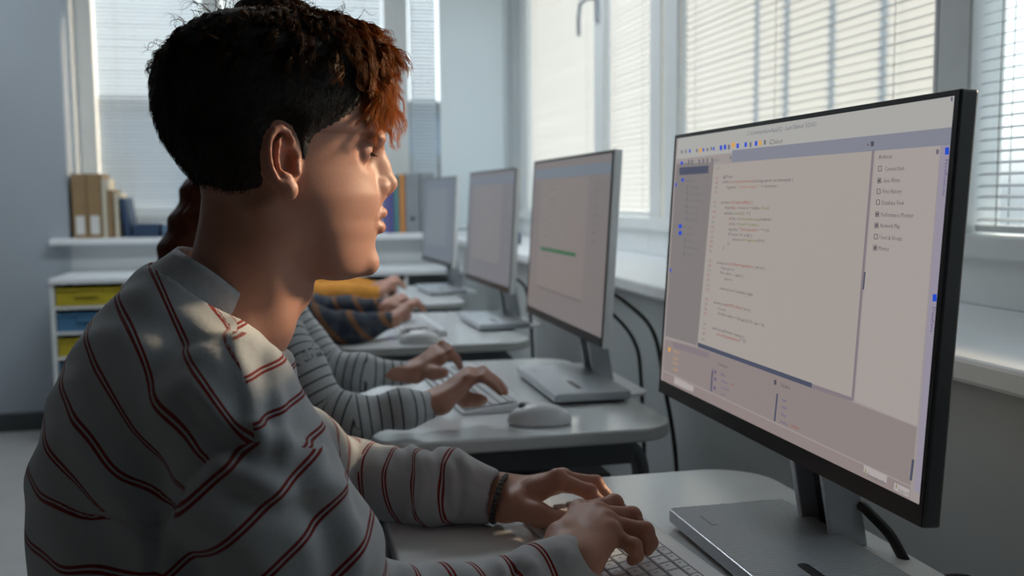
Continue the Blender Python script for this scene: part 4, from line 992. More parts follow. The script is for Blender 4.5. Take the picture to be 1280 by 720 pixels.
# neck opening
_cu = W(225, 308, yc); _cf = W(352, 412, yc); _cc = (_cu+_cf)/2; _n = np.cross(_cf-_cu, [0, 1, 0]); _n = _n/np.linalg.norm(_n)*(1 if np.cross(_cf-_cu, [0, 1, 0])[2] > 0 else -1)
SF.cone(_cc-_n*.022, _cc+_n*.055, .062, .150, .008, 's')
SV, SFa = SF.mesh(2)
SN = vnormals(SV, SFa)
P2 = SV[:, [0, 2]]
near = 1/(1+np.exp((SV[:, 1]-.90)/.015)); far = 1-near
face = np.clip(-SN[:, 1]*1.6+.2, 0, 1)
disp = np.zeros(len(SV))
FOLDS = [([(287, 404), (309, 458), (327, 529)], .0022, .006, .78), ([(322, 528), (352, 545), (393, 560)], .0055, .009, .75), ([(300, 512), (350, 524), (392, 540)], -.004, .010, .75),
         ([(240, 478), (268, 500), (330, 530)], .005, .012, .76), ([(232, 505), (262, 530), (300, 545)], -.004, .010, .76),
         ([(300, 542), (269, 551), (233, 591), (193, 675), (188, 730)], -.0042, .0055, .75), ([(285, 560), (250, 600), (212, 680)], .003, .010, .75),
         ([(395, 590), (432, 632), (446, 700)], .0045, .008, .74), ([(372, 600), (404, 650), (412, 710)], -.0035, .010, .74), ([(293, 575), (350, 600), (420, 604)], .0045, .009, .74), ([(300, 598), (370, 628), (440, 640)], -.0035, .012, .74),
         ([(250, 640), (320, 680), (360, 740)], .003, .018, .74), ([(100, 500), (170, 560), (215, 600)], -.004, .014, .80), ([(90, 540), (150, 600), (200, 690)], .004, .016, .80), ([(60, 600), (110, 650), (170, 720)], -.0035, .016, .80), ([(130, 430), (200, 500), (250, 540)], .0025, .016, .80),
         ([(40, 560), (90, 640), (110, 730)], .003, .02, .84), ([(200, 395), (235, 450), (250, 520)], -.002, .016, .80), ([(345, 470), (352, 500), (358, 540)], .003, .006, .80), ([(330, 430), (340, 470), (340, 520)], -.002, .006, .80),
         ([(500, 715), (560, 690), (600, 700), (640, 730)], .005, .007, .79), ([(570, 712), (590, 700), (630, 706), (655, 730)], -.006, .006, .79), ([(690, 680), (700, 700), (700, 730)], -.002, .008, .82), ([(655, 690), (672, 715)], .003, .007, .82)]
for pts, A, w_, y_ in FOLDS:
    disp += 1.5*A*np.exp(-(seg2(P2, XZ(pts, y_))/w_)**2)*near*face
FARF = [([(520, 560), (531, 600), (522, 650)], .004, .006), ([(509, 560), (517, 605), (508, 655)], -.0035, .006), ([(545, 560), (553, 600), (560, 640)], -.0045, .005), ([(556, 566), (575, 574), (588, 590)], .006, .007), ([(566, 590), (562, 620), (552, 650)], .003, .006),
        ([(430, 560), (455, 600), (450, 650)], -.003, .008), ([(462, 560), (482, 600), (476, 650)], .0025, .009), ([(400, 540), (425, 580), (430, 630)], .004, .010), ([(574, 585), (576, 615), (572, 645)], -.004, .004), ([(590, 606), (612, 610)], -.0015, .004)]
for pts, A, w_ in FARF:
    disp += A*np.exp(-(seg2(P2, XZ(pts, 1.11))/w_)**2)*far*np.clip(face+np.clip(SN[:, 2], 0, 1), 0, 1)
disp += .0016*np.sin(SV[:, 0]*47+SV[:, 2]*31+SV[:, 1]*22)*np.sin(SV[:, 2]*53-SV[:, 0]*29)+.0010*np.sin(SV[:, 0]*110+SV[:, 2]*71+SV[:, 1]*90)
SV = SV+SN*disp[:, None]
# stripes
LN = [((190, 270), (395, 530)), ((226, 310), (352, 500)), ((187, 338), (321, 527)), ((146, 373), (268, 548)), ((108, 422), (233, 589)), ((76, 472), (219, 621)), ((47, 530), (195, 662)), ((32, 589), (125, 640)), ((26, 656), (157, 708)), ((22, 728), (160, 768)), ((20, 800), (160, 822)), ((20, 880), (160, 885)), ((20, 960), (160, 955)), ((20, 1040), (160, 1030))]
sd_ = []
for a, b in LN:
    A = W(*a, .905)[[0, 2]]; B = W(*b, .80)[[0, 2]]; t_ = B-A; n_ = np.array([t_[1], -t_[0]])/np.linalg.norm(t_); n_ = -n_ if n_[1] > 0 else n_
    wig = .0022*np.sin(P2[:, 0]*60+len(sd_)*1.3)+.0015*np.sin(P2[:, 0]*140+len(sd_)*2.1)
    sd_.append((P2-A) @ n_+wig)
sd_ = np.array(sd_)          # positive = below the line
cnt = (sd_ > 0).sum(0); i0 = np.clip(cnt-1, 0, len(LN)-2)
da = sd_[i0, np.arange(len(P2))]; db = sd_[i0+1, np.arange(len(P2))]
s_t = i0+np.clip(da/np.maximum(da-db, 1e-4), -3, 3)+.5
o1 = W(287, 571, .74); s_u = ((SV-o1) @ np.array([.67, 0, -.74]))/.0388+.5
s_u -= .35*np.exp(-((SV[:, 0]-W(400, 560, .74)[0])/.03)**2)*np.clip((o1[2]+.03-SV[:, 2])/.05+.5, 0, 1)*0
LnF = sum(np.linalg.norm(q[0]-p[0]) for p, q in zip(nearF[:-1], nearF[1:])); LfF = sum(np.linalg.norm(q[0]-p[0]) for p, q in zip(farF[:-1], farF[1:]))
def axial(ch):
    best = np.full(len(SV), 9.); s = np.zeros(len(SV)); L0 = 0
    for (a, ra), (b, rb) in zip(ch[:-1], ch[1:]):
        ba = b-a; L = np.linalg.norm(ba); t = ((SV-a) @ ba)/(L*L); dd = cdist(SV, a, b, ra, rb); m = dd < best
        s = np.where(m, L0+t*L, s); best = np.where(m, dd, best); L0 += L
    return best, s
dnF, anF = axial(nearF); dfF, afF = axial(farF); dfU, afU = axial(farU); dnU, _ = axial(nearU)
LfU = sum(np.linalg.norm(b[0]-a[0]) for a, b in zip(farU[:-1], farU[1:]))
dT = np.min([cdist(SV, a, b, ra, rb, yc, KY) for (a, ra), (b, rb) in zip(tcw[:-1], tcw[1:])], 0)
s = s_t.copy()
# front of the chest, right of the button placket
pl = XZ([(270, 360), (287, 404), (309, 458), (327, 535), (335, 700)], .80)
xl = np.interp(-SV[:, 2], [-q[1] for q in pl], [q[0] for q in pl])
sf = (-(SV[:, 2]-pl[1][1])+.30*(SV[:, 0]-pl[1][0]))/.0305+.22
m_front = P2[:, 0]-xl
arm_poly = XZ([(420, 548), (393, 556), (300, 540), (269, 551), (233, 591), (193, 675), (180, 800), (520, 800), (520, 600)], .75)
def inpoly(P, poly):
    x, y = P[:, 0], P[:, 1]; c = np.zeros(len(P), bool)
    for i in range(len(poly)):
        a, b = poly[i], poly[i-1]
        k = ((a[1] > y) != (b[1] > y)); c ^= k & (x < (b[0]-a[0])*(y-a[1])/(b[1]-a[1]+1e-12)+a[0])
    return c
sdp_a = seg2(P2, arm_poly+[arm_poly[0]])*np.where(inpoly(P2, arm_poly), 1, -1)
m_near = np.minimum(np.minimum(sdp_a, .87-SV[:, 1]), dT+.035-dnU)
m_nf = np.minimum(np.minimum(.95-SV[:, 1], SV[:, 0]-.045), np.minimum(dT-dnF, dnU-.002-dnF))
m_far = np.minimum(dT-.004-np.minimum(dfF, dfU), SV[:, 1]-.98)
m_arm = np.maximum(np.maximum(m_near, m_nf), m_far)
skew = (SV[:, 2]-.79)*5.0*np.clip((LfU+LfF-.03-np.where(dfF < dfU, LfU+afF, afU))/.04, 0, 1)
sfar = (np.where(dfF < dfU, LfU+afF, afU)-LfU-LfF+.030)/.0345+20
s_arm = np.where(SV[:, 1] > .98, sfar+skew, np.where(m_nf > 0, (anF-LnF+.028)/.036+20, s_u))
# plain cuffs
cuff = ((SV-nearF[-1][0]) @ d > -.028) & (dnF < .02) | (((SV-farF[-1][0]) @ d2 > -.030) & (dfF < .02))
cn_ = ((SV-nearF[-1][0]) @ d > -.028) & (dnF < .02)
_a = sum(np.linalg.norm(q[0]-p[0]) for p, q in zip(nearF[:-1], nearF[1:])); LfF = sum(np.linalg.norm(q[0]-p[0]) for p, q in zip(farF[:-1], farF[1:]))
s_arm = np.where(cuff, 20.0, s_arm)

root = thing('person', 'young man in a grey shirt with red stripes typing at the large monitor', 'person', (tcw[-1][0][0], yc, 0))
inv = np.array(root.location)
def P_(name, V, F, m, attrs=None, parent=None): return np_mesh(name, np.asarray(V)-inv, F, m, parent or root, True, attrs)
shirt = P_('shirt', SV, SFa, M['shirt'], {'s': s, 's_front': sf, 'm_front': m_front, 's_arm': s_arm, 'm_arm': m_arm})

# ---- collar
cu = np.array(W(225, 308, yc)); cf = np.array(W(352, 412, yc)); cc = (cu+cf)/2; ax1 = (cf-cu)/2; nrm = np.cross(ax1, [0, 1, 0]); nrm /= np.linalg.norm(nrm)
if nrm[2] < 0: nrm = -nrm
ax2 = np.array([0.005, .0605, 0]); up_r = []; NT = 72; rows = []
for j, (off, gr_) in enumerate(((.000, 1.0), (.0025, 1.02), (-.004, 1.04), (-.013, 1.075), (-.023, 1.12), (-.029, 1.15))):
    ring = []
    for i in range(NT):
        a = 2*PI*i/NT; c_, s_ = math.cos(a), math.sin(a)
        bow = .010*(s_*s_)-.004*(c_ < 0)*c_*c_
        wv = .0012*math.sin(5*a+j)*(j > 2)
        ring.append(cc+ax1*gr_*c_+ax2*gr_*s_+nrm*(off+bow*.9+wv))
    rows.append(ring)
inner = [[cc+ (p-cc)*.965-nrm*.004*(j > 0) for p in r_] for j, r_ in enumerate(rows[:4])]
allr = inner[::-1]+rows
CV = np.array([p for r_ in allr for p in r_]); CF = [(j*NT+i, (j+1)*NT+i, (j+1)*NT+(i+1) % NT, j*NT+(i+1) % NT) for j in range(len(allr)-1) for i in range(NT)]
CF = np.array(CF)[:, ::-1]
col = P_('collar', CV, CF, M['cloth_plain'], None, shirt); col.parent = shirt

# ---- body under the clothes, then one mesh for head, neck and hands
BF = Field((-.34, .60, .40), (.36, 1.40, 1.10), .0075)
for (a, ra), (b, rb) in zip(tcw[:-1], tcw[1:]): flat_cone(BF, a, b, ra-.016, rb-.016, yc, KY, .03, RT)
for ch in (nearU, farU):
    for (a, ra), (b, rb) in zip(ch[:-1], ch[1:]): BF.cone(a, b, ra-.018, rb-.016, .03)
for ch in (nearF[:-1], farF[:-1]):
    for (a, ra), (b, rb) in zip(ch[:-1], ch[1:]): BF.cone(a, b, max(ra-.014, .022), max(rb-.014, .021), .02)
v, f = BF.mesh(1); head_parts.append((v, f)); blush.append(np.zeros(len(v)))
bv, bf = join_np(head_parts)
body = P_('body', bv, bf, M['skin'], {'blush': np.concatenate(blush)})

# ---- eyes
for c in eyeC:
    b = MB(); 
    n_ = 14
    for i in range(n_+1):
        for j in range(20):
            th = PI*i/n_; ph = 2*PI*j/20; b.v.append(tuple(h2w(c+.0122*np.array([math.cos(th), math.sin(th)*math.cos(ph), math.sin(th)*math.sin(ph)]))[0]-inv))
    for i in range(n_):
        for j in range(20):
            b.f.append([i*20+j, i*20+(j+1) % 20, (i+1)*20+(j+1) % 20, (i+1)*20+j]); b.mi.append(1 if i < 4 else 0); b.sm.append(True)
    b.build('eye', [M['eye_white'], M['iris']], root)
lash = MB()
for c in eyeC:
    sg = 1 if c[1] > 0 else -1
    for i in range(16):
        a = (i/15-.5)*1.7; p0 = c+np.array([.0128*math.cos(a), .0128*math.sin(a), -.0030])
        dr = np.array([math.cos(a)*.8, math.sin(a)*.9, -.45]); pts = [p0, p0+dr*.003+np.array([0, 0, -.0004]), p0+dr*.0068+np.array([0, 0, .0006])]
        lash.tube([tuple(q) for q in (h2w(np.array(pts))-inv)], [.00028, .0002, .00005], 4)
lash.build('eyelashes', M['hair'], root)

# ---- hair
hp = [(520, -40), (520, 60), (474, 92), (462, 116), (452, 132), (436, 146), (414, 158), (396, 168), (388, 178), (384, 204), (374, 200), (370, 176), (364, 158), (352, 150), (338, 156), (331, 172), (328, 192), (331, 222), (334, 236), (322, 249), (300, 256), (262, 262), (236, 268), (150, 262), (150, -40)]
hpoly = [np.array(hl(a, b, -.074)) for a, b in hp]
G = Field((-.140, -.110, -.09), (.125, .110, .16), .0021)
gx, gz = np.meshgrid(G.ax[0], G.ax[2], indexing='ij'); gp = np.stack([gx.ravel(), gz.ravel()], 1)
ins = inpoly(gp, hpoly); dd = seg2(gp, hpoly+[hpoly[0]]); sdp = np.where(ins, -dd, dd).reshape(gx.shape).astype(np.float32)[:, None, :]
def capfn(X, Y, Z):
    h0 = headfn(X, Y, Z)
    top = np.clip((Z-HP(350, 110)[2])/.07, 0, 1); back = np.clip((-X-.02)/.06, 0, 1)
    T = .0045+.0070*top+.0015*back*(1-top*.3)+.0025*np.clip((X-.03)/.05, 0, 1)*top
    T = T*np.clip(-sdp/.014, .12, 1)
    lump = .0016*np.sin(X*170+Y*60)*np.sin(Y*190+Z*80)*np.sin(Z*150-X*40)*top
    jag = .0022*np.sin(X*900+Z*310)*np.sin(Z*760-X*420)
    return np.maximum(h0-T-lump, sdp+jag)
G.put(capfn, (-1, -1, -1), (1, 1, 1), 0)
cv, cf_ = G.mesh(1)
hair = P_('hair', h2w(cv), cf_, M['hair_cap'])
cn = vnormals(cv, cf_)
def strands(roots, normals, flow, L, nseg, r0, lift, curlR, curlF, grav, nst, spread, rad):
    """bundles of tapering three-sided strands, all arrays at once"""
    n = len(roots); t = np.linspace(0, 1, nseg)[None, :, None]
    lift = np.asarray(lift).reshape(-1, 1, 1); L = np.asarray(L).reshape(-1, 1, 1); grav = np.asarray(grav).reshape(-1, 1, 1)
    base = roots[:, None, :]+normals[:, None, :]*(lift*(1-np.exp(-3.5*t)))*L+flow[:, None, :]*L*(t**1.15)*.9+np.array([0, 0, -1])*grav*L*t**2
    axis = flow+np.array([0, 0, -.5]); axis /= np.linalg.norm(axis, axis=1)[:, None]
    u = np.cross(axis, normals); u /= np.linalg.norm(u, axis=1)[:, None]+1e-9; w_ = np.cross(axis, u)
    ph = rng.uniform(0, 6.28, n)[:, None, None]; fr = (curlF*rng.uniform(.75, 1.25, n))[:, None, None]; cr = (curlR*rng.uniform(.6, 1.3, n))[:, None, None]
    out = []
    for k in range(nst):
        j = rng.normal(0, spread, (n, 1, 3)); pj = ph+rng.normal(0, .28, (n, 1, 1)); q = cr*(1+rng.normal(0, .15, (n, 1, 1)))*t**.7
        out.append(base+j*(.35+.65*t)+u[:, None, :]*q*np.cos(6.28*fr*t+pj)+w_[:, None, :]*q*np.sin(6.28*fr*t+pj)+rng.normal(0, .00025, (n, nseg, 3)))
    S_ = np.concatenate(out)                       # (n*nst, nseg, 3)
    T_ = np.gradient(S_, axis=1); T_ /= np.linalg.norm(T_, axis=2)[..., None]+1e-9
    a = np.cross(T_, np.array([.3, .5, .8])); a /= np.linalg.norm(a, axis=2)[..., None]+1e-9; b_ = np.cross(T_, a)
    rr = (rad*(1-.75*np.linspace(0, 1, nseg)**2))[None, :, None]
    R_ = np.stack([S_+rr*(a*math.cos(q)+b_*math.sin(q)) for q in (0, 2.094, 4.189)], 2)
    m = len(S_); V = R_.reshape(-1, 3); idx = np.arange(m*nseg*3).reshape(m, nseg, 3)
    F = np.stack([np.stack([idx[:, :-1, i], idx[:, :-1, (i+1) % 3], idx[:, 1:, (i+1) % 3], idx[:, 1:, i]], -1) for i in range(3)], 2).reshape(-1, 4)
    return V, F
up_z = HP(350, 110)[2]
outer = np.linalg.norm(cv-np.array([0, 0, .02]), axis=1) > .05
def pick(mask, n):
    i = np.where(mask & outer)[0]; return rng.choice(i, n, replace=len(i) < n)
sdv = seg2(cv[:, [0, 2]], hpoly+[hpoly[0]])
parts_h = []; sun_tints = []
# cropped back and sides
i = pick((cv[:, 2] < up_z+.03) & (sdv > .002) & (cn[:, 0]**2+cn[:, 1]**2 > .3), 6500)
fl = np.stack([-.35-.2*rng.random(len(i)), .0*rng.random(len(i)), -1+.2*rng.random(len(i))], 1); fl += rng.normal(0, .22, fl.shape); fl -= cn[i]*(fl*cn[i]).sum(1)[:, None]; fl /= np.linalg.norm(fl, axis=1)[:, None]
parts_h.append(strands(cv[i]-cn[i]*.001, cn[i], fl, rng.uniform(.006, .013, len(i))*np.clip(sdv[i]/.012, .35, 1), 4, 0, np.full(len(i), .28), .0006, 1, np.full(len(i), .1), 1, .0004, .00026))
sun_tints.append((np.zeros(len(i)), 1, 4))
# loose waves on top
top_m = (cv[:, 2] > up_z-.005) & (cn[:, 2] > .12+.35*np.clip((-cv[:, 0]-.04)/.05, 0, 1))
i = pick(top_m, 620); cr_ = np.array([-.045, 0])
fl = np.stack([cv[i, 0]-cr_[0]+.02, cv[i, 1]*.9, -.02-.3*np.abs(cv[i, 1])], 1); fl /= np.linalg.norm(fl, axis=1)[:, None]; fl += rng.normal(0, .38, fl.shape); fl -= .8*cn[i]*(fl*cn[i]).sum(1)[:, None]; fl /= np.linalg.norm(fl, axis=1)[:, None]
hf = np.clip((cv[i, 0]+.03)/.09, 0, 1)
parts_h.append(strands(cv[i]-cn[i]*.002, cn[i], fl, .014+.020*hf+rng.uniform(0, .006, len(i)), 13, 0, .10+.20*hf, .0040, 1.35, .25+.1*hf, 12, .0013, .00040))
sun_tints.append((.08+.62*hf**2.5, 12, 13))  # painted sun glow rises towards the front
# fly-away hairs
i = pick(top_m, 120); fl = rng.normal(0, 1, (120, 3)); fl[:, 2] *= .3; fl /= np.linalg.norm(fl, axis=1)[:, None]
parts_h.append(strands(cv[i], cn[i], fl, rng.uniform(.015, .024, 120), 12, 0, np.full(120, .5), .004, 1.2, np.full(120, .3), 2, .0010, .00022))
sun_tints.append((np.full(120, .1), 2, 12))
# curly fringe falling over the forehead
fm = (cv[:, 0] > HP(436, 60)[0]) & (cv[:, 2] > HP(350, 118)[2]) & (cn[:, 0] > .1)
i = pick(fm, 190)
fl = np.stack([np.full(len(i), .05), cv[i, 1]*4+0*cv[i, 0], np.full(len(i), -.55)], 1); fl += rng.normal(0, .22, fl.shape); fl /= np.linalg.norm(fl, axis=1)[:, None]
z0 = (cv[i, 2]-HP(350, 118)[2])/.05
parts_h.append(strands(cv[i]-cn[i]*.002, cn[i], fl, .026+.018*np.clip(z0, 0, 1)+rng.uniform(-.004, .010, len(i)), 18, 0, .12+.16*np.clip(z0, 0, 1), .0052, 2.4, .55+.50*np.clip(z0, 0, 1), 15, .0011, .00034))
sun_tints.append((np.full(len(i), 1.0), 15, 18))  # fringe takes the painted sun glow in full
hv, hf_ = join_np([q[:2] for q in parts_h])
sun_tint = np.concatenate([np.repeat(np.clip(np.broadcast_to(np.tile(np.asarray(k_), m_)[:, None], (len(np.tile(np.asarray(k_), m_)), n_))*np.linspace(.25, 1, n_)[None, :], 0, 1).reshape(-1), 3) for k_, m_, n_ in sun_tints])
P_('hair_strands', h2w(hv), hf_, M['hair'], {'sun_tint': sun_tint}, hair).parent = hair
# ---- bracelet
bw = W(619, 622, 1.123); ax_ = d2; e1 = np.cross(ax_, [0, 0, 1]); e1 /= np.linalg.norm(e1); e2 = np.cross(e1, ax_)
bb_ = MB(); nbead = 30
for i in range(nbead):
    a = 2*PI*i/nbead; c = bw+ax_*(.006+.002*math.sin(a))+e1*.0335*math.cos(a)+e2*.0265*math.sin(a)-inv
    m_ = 6
    vs = []; 
    for q in range(m_+1):
        for r_ in range(8):
            th = PI*q/m_; ph = 2*PI*r_/8; vs.append(c+.0038*np.array([math.sin(th)*math.cos(ph), math.sin(th)*math.sin(ph), math.cos(th)]))
    bb_.add(vs, [(q*8+r_, q*8+(r_+1) % 8, (q+1)*8+(r_+1) % 8, (q+1)*8+r_) for q in range(m_) for r_ in range(8)], True)
bb_.build('bracelet', M['beads'], root)

# ---- trousers and shoes
LF = Field((-.34, .66, .04), (.50, 1.22, .62), .007)
hipc = tcw[-1][0]; knees = []
flat_cone(LF, np.array([hipc[0]-.01, yc, .50]), np.array([hipc[0]+.03, yc, .55]), .105, .115, yc, 1.35, .02)
for s_ in (-1, 1):
    hp_ = np.array([hipc[0]+.02, yc+s_*.09, .505]); kn = np.array([hipc[0]+.44, yc+.03+s_*.12, .52]); an = np.array([hipc[0]+.40, yc+.03+s_*.13, .10])
    LF.cone(hp_, kn, .078, .058, .03); LF.cone(kn, an, .058, .042, .02); knees.append(an)
v, f = LF.mesh(2); P_('trousers', v, f, M['trousers'])
for an in knees:
    Q = Field(an-np.array([.10, .06, .11]), an+np.array([.22, .06, .02]), .004)
    Q.cone(an+[0, 0, -.02], an+[0, 0, -.06], .035, .036, .01); Q.cone(an+[-.03, 0, -.068], an+[.14, 0, -.074], .032, .026, .03)
    Q.D = np.maximum(Q.D, .001-Q.ax[2][None, None, :]+0*Q.D); v, f = Q.mesh(1); P_('shoe', v, f, M['shoe'])

# ------------------------------------------------------------------ the three students behind him
M['p2'] = stripe_mat('pale_knit_thin_dark_stripes', (.50, .53, .54, 1), (.05, .06, .07, 1), -1, .085)
M['p4'] = mat('mustard_orange_knit', (.58, .24, .03, 1), .85, noise=.12, scale=60, bump=.4, bscale=200)
mp, nt, pb = new_mat('dark_plaid_flannel'); pb.inputs['Roughness'].default_value = .85
tc0 = nt.nodes.new('ShaderNodeTexCoord'); mapn = nt.nodes.new('ShaderNodeMapping'); mapn.inputs['Rotation'].default_value = (.3, .5, .4); nt.links.new(tc0.outputs['Object'], mapn.inputs[0])
ch = nt.nodes.new('ShaderNodeTexChecker'); ch.inputs['Scale'].default_value = 26; ch.inputs[1].default_value = (.014, .022, .045, 1); ch.inputs[2].default_value = (.035, .045, .06, 1); nt.links.new(mapn.outputs[0], ch.inputs[0])
wv = nt.nodes.new('ShaderNodeTexWave'); wv.inputs['Scale'].default_value = 6; nt.links.new(mapn.outputs[0], wv.inputs[0])
cr = nt.nodes.new('ShaderNodeValToRGB'); cr.color_ramp.elements[0].position = .86; cr.color_ramp.elements[1].position = .90; nt.links.new(wv.outputs['Fac'], cr.inputs[0])
mxx = nt.nodes.new('ShaderNodeMix'); mxx.data_type = 'RGBA'; mxx.inputs[7].default_value = (.18, .08, .035, 1); nt.links.new(cr.outputs[0], mxx.inputs[0]); nt.links.new(ch.outputs[0], mxx.inputs[6]); nt.links.new(mxx.outputs[2], pb.inputs['Base Color'])
M['p3'] = mp
M['long_hair'] = hair_mat('auburn_long_hair', (.10, .028, .014, 1), (.2, .06, .02, 1))

def auto_hand(wrist, kn, tip, thumb, across, fore, h=.0026, curl=.014):
    wrist, kn, tip, thumb, across, fore = [np.array(q, float) for q in (wrist, kn, tip, thumb, across, fore)]
    a = across/np.linalg.norm(across); mc = [kn+a*(1.5-i)*.018-(tip-kn)*.06*i for i in range(4)]
    fs = []
    for i in range(4):
        t = tip+a*(1.5-i)*.019-(tip-kn)*[.08, 0, .05, .25][i]; m_ = mc[i]
        fs.append([m_+(t-m_)*.45+[0, 0, curl], m_+(t-m_)*.82+[0, 0, curl*.55], t])
    th = [wrist*.6+kn*.4+a*.013+[0, 0, -.006], wrist*.4+thumb*.6+a*.004, wrist*.15+thumb*.85, thumb]
    return hand(None, None, wrist, a, mc, fs, th, fore, h=h, tr=.0125)
def student(dy, label, smat, near_arm, far_arm, hands_, sleeve, has_long, hm):
    """near_arm / far_arm: shoulder, elbow ... wrist with radii"""
    off = np.array([0, dy, 0]); yk = yc+dy
    r_ = thing('person', label, 'person', (tcw[-1][0][0], yk, 0)); iv = np.array(r_.location)
    cs = [(p+off, r) for p, r in tcw]
    Fs = Field((-.34, yk-.36, .40), (.34, yk+.36, 1.14), .0065)
    for (a, ra), (b, rb) in zip(cs[:-1], cs[1:]): flat_cone(Fs, a, b, ra, rb, yk, KY, .03, RT)
    for s_, ch_ in ((-1, near_arm), (1, far_arm)):
        Fs.cone(ch_[0][0], np.array(W(268, 418, .92))+off, ch_[0][1]*.75, .036, .04)
        for (a, ra), (b, rb) in zip(ch_[:-1], ch_[1:]): Fs.cone(a, b, ra, rb, .02)
    V, F = Fs.mesh(2); N = vnormals(V, F)
    def ax(ch_):
        best = np.full(len(V), 9.); s = np.zeros(len(V)); L0 = 0
        for (a, ra), (b, rb) in zip(ch_[:-1], ch_[1:]):
            a = np.array(a); b = np.array(b); ba = b-a; L = np.linalg.norm(ba); t = ((V-a) @ ba)/(L*L); dd = cdist(V, a, b, ra, rb); m = dd < best
            s = np.where(m, L0+t*L, s); best = np.where(m, dd, best); L0 += L
        return best, s
    d1, s1 = ax(near_arm); d2_, s2 = ax(far_arm)
    sv = np.where(d1 < d2_, s1, s2); tor = np.minimum(d1, d2_) > .018
    sv = np.where(tor, V[:, 2]*.9+V[:, 0]*.4, sv)/.0172
    V = V+N*(.0018*np.sin(sv*1.1)*(~tor)+.0015*np.sin(V[:, 0]*60+V[:, 2]*44))[:, None]
    np_mesh(sleeve, V-iv, F, smat, r_, True, {'s': sv})
    # body: head, neck, hands
    Hd = Field((-.125, -.10, -.20), (.125, .10, .135), .0036); Hd.put(headfn, (-1, -1, -1), (1, 1, 1), 0); Hd.put(neckfn, (-.2, -.1, -.235), (.1, .1, .0), .022)
    Hd.cone(nb0, nb1, .0065, .0062, .010); Hd.cone(nb1, tip, .0062, .0080, .008); Hd.cone(HP(462, 200), HP(468, 234), .010, .013, .012)
    for s_ in (-1, 1):
        Hd.ell(HP(461, 187, s_*.033), (.013, .019, .0115), k=.012, mode='s'); Hd.ell(HP(448, 188, s_*.0315), (.0130,)*3, k=.004)
        Hd.ell(HP(473, 233.5, s_*.0115), (.0098, .0062, .0068), k=.0045)
        Hd.ell(np.array([HP(353, 197)[0]-.012, s_*.077, HP(353, 197)[2]]), (.015, .007, .030), k=.006); Hd.ell(np.array([HP(358, 197)[0]-.010, s_*.085, HP(353, 197)[2]]), (.008, .006, .016), k=.003, mode='s')
    Hd.cone(HP(472, 265.5, -.014), HP(472, 265.5, .014), .0052, .0052, .004); Hd.cone(HP(469, 284, -.013), HP(469, 284, .013), .0058, .0058, .004)
    v, f = Hd.mesh(1); bl_ = .9*np.clip(gauss(v, HP(474, 264), (.012, .018, .0045))+gauss(v, HP(471, 285), (.012, .017, .0055)), 0, 1)
    parts = [(h2w(v)+off, f)]+hands_; bls = [bl_]+[np.zeros(len(q[0])) for q in hands_]
    Bs = Field((-.34, yk-.36, .40), (.34, yk+.36, 1.14), .012)
    for (a, ra), (b, rb) in zip(cs[:-1], cs[1:]): flat_cone(Bs, a, b, ra-.02, rb-.018, yk, KY, .03, RT)
    for ch_ in (near_arm, far_arm):
        Bs.cone(ch_[0][0], np.array(W(268, 418, .92))+off, ch_[0][1]*.5, .03, .03)
        for (a, ra), (b, rb) in zip(ch_[:-1], ch_[1:]): Bs.cone(a, b, max(ra-.012, .016), max(rb-.010, .015), .02)
    q_ = Bs.mesh(1); parts.append(q_); bls.append(np.zeros(len(q_[0])))
    v, f = join_np(parts); np_mesh('body', v-iv, f, M['skin'], r_, True, {'blush': np.concatenate(bls)})
    # hair
    Hh = Field((-.27, -.12, -.30), (.125, .12, .16), .0042)
    def cap2(X, Y, Z):
        h0 = headfn(X, Y, Z); return np.maximum(h0-.016-.003*np.sin(X*150)*np.sin(Y*120+Z*60), np.maximum(X*.8-Z+.012, -.05-Z-.4*(X+.05)) if not has_long else X*.8-Z+.012)
    Hh.put(cap2, (-1, -1, -1), (1, 1, 1), 0)
    if has_long:
        lw = [(W(275, 225, yk)), W(252, 262, yk), W(233, 298, yk), W(216, 345, yk)]
        lw = [w2h(np.array(q)-off)[0] for q in lw]
        for q, w_ in ((lw, 0),):
            for yy, kx in ((-.035, 0), (0, 0), (.035, 0)):
                Hh.chain([p_+np.array([0, yy, 0]) for p_ in q], [.055, .036, .031, .036], .02)
        Hh.D += (.0022*np.sin(Hh.ax[1]*420)[None, :, None]+.0045*np.sin(Hh.ax[2]*120+1)[None, None, :]*(Hh.ax[0] < -.07)[:, None, None]).astype(np.float32)
    v, f = Hh.mesh(1); np_mesh('hair', h2w(v)+off-iv, f, hm, r_)
    for nm in ('trousers', 'shoe', 'shoe.001'):
        o = bpy.data.objects[nm].copy(); COL.objects.link(o); o.parent = r_
    return r_
up3 = np.array([0, 0, 1.])
# second student: thin dark stripes
nA = [(W(338, 410, 1.69), .050), (W(372, 455, 1.64), .042), (W(404, 512, 1.615), .037), (W(440, 522, 1.60), .035), (W(500, 512, 1.60), .030), (W(541, 506, 1.61), .0245)]
fA = [(W(348, 385, 2.0), .048), (W(380, 425, 1.98), .042), (W(408, 458, 1.95), .038), (W(450, 466, 1.93), .034), (W(511, 466, 1.93), .0225)]
h1 = auto_hand(W(550, 501, 1.62), W(590, 473, 1.64), W(632, 489, 1.63), W(604, 500, 1.655), (0, .95, .1), nA[-2][0])
h2_ = auto_hand(W(518, 465, 1.93), W(550, 444, 1.93), W(574, 455, 1.93), W(556, 466, 1.87), (0, -.95, -.1), fA[-2][0], curl=.02)
student(.92, 'student in a pale sweater with thin dark stripes, typing at the second desk', M['p2'], nA, fA, [h1, h2_], 'sweater', True, M['long_hair'])
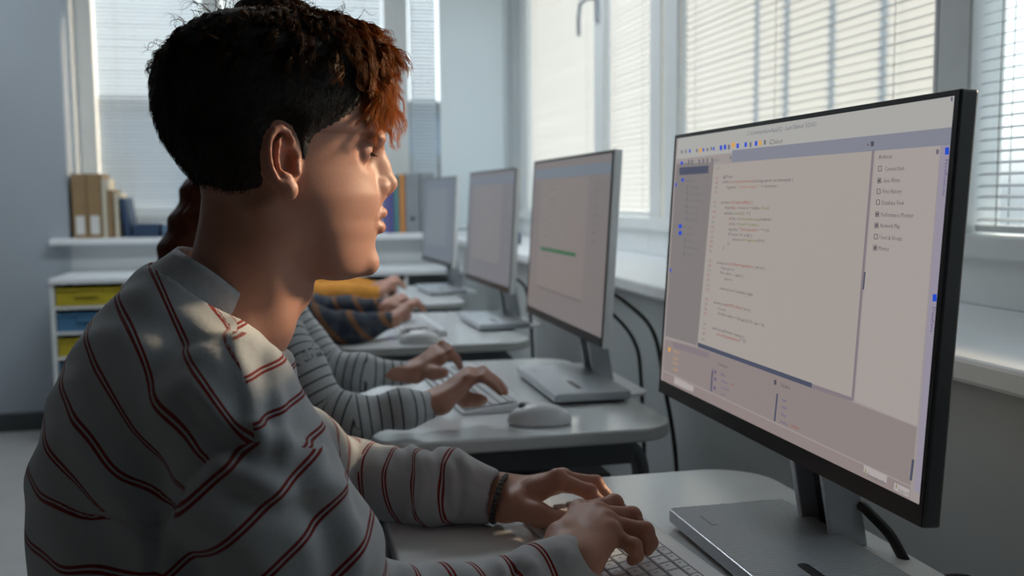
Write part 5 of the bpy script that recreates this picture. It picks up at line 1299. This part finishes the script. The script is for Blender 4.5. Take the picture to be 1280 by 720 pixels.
# third student: plaid
nA = [(W(345, 372, 2.70), .055), (W(365, 392, 2.66), .05), (W(398, 408, 2.64), .050), (W(440, 412, 2.68), .045), (W(487, 401, 2.74), .026)]
fA = [(W(350, 365, 3.05), .055), (W(385, 388, 3.05), .05), (W(440, 385, 3.02), .035), (W(478, 384, 2.98), .024)]
h1 = auto_hand(W(492, 399, 2.75), W(515, 382, 2.79), W(531, 388, 2.82), W(512, 395, 2.84), (0, .95, .1), nA[-2][0], h=.004)
h2_ = auto_hand(W(481, 383, 2.98), W(500, 376, 2.98), W(515, 381, 2.98), W(505, 386, 2.93), (0, -.95, -.1), fA[-2][0], h=.004)
student(1.93, 'student in a dark plaid flannel shirt, one hand on the third keyboard', M['p3'], nA, fA, [h1, h2_], 'flannel_shirt', False, M['hair_cap'])
# fourth student: mustard orange
nA = [(W(350, 345, 3.66), .055), (W(372, 362, 3.62), .05), (W(395, 369, 3.62), .046), (W(432, 368, 3.66), .045), (W(470, 366, 3.70), .028)]
fA = [(W(352, 345, 4.0), .055), (W(395, 358, 4.0), .045), (W(440, 358, 4.0), .035), (W(474, 358, 3.98), .024)]
h1 = auto_hand(W(476, 365, 3.71), W(492, 354, 3.74), W(507, 360, 3.76), W(494, 365, 3.8), (0, .95, .1), nA[-2][0], h=.005)
h2_ = auto_hand(W(478, 358, 3.98), W(492, 351, 3.98), W(504, 356, 3.98), W(495, 360, 3.93), (0, -.95, -.1), fA[-2][0], h=.005)
student(2.93, 'student in a mustard orange sweater, arm on the farthest desk', M['p4'], nA, fA, [h1, h2_], 'sweater', False, M['hair_cap'])
SC.view_settings.view_transform = 'Standard'; SC.view_settings.look = 'None'; SC.view_settings.exposure = 0.12; SC.view_settings.gamma = 1
SC.view_settings.use_curve_mapping = False
SC.cycles.use_denoising = True
try: SC.cycles.denoiser = 'OPENIMAGEDENOISE'
except Exception: pass
SC.cycles.max_bounces = 10; SC.cycles.diffuse_bounces = 6; SC.cycles.transparent_max_bounces = 24
SC.cycles.sample_clamp_indirect = 6
print('script time', time.time()-T0)
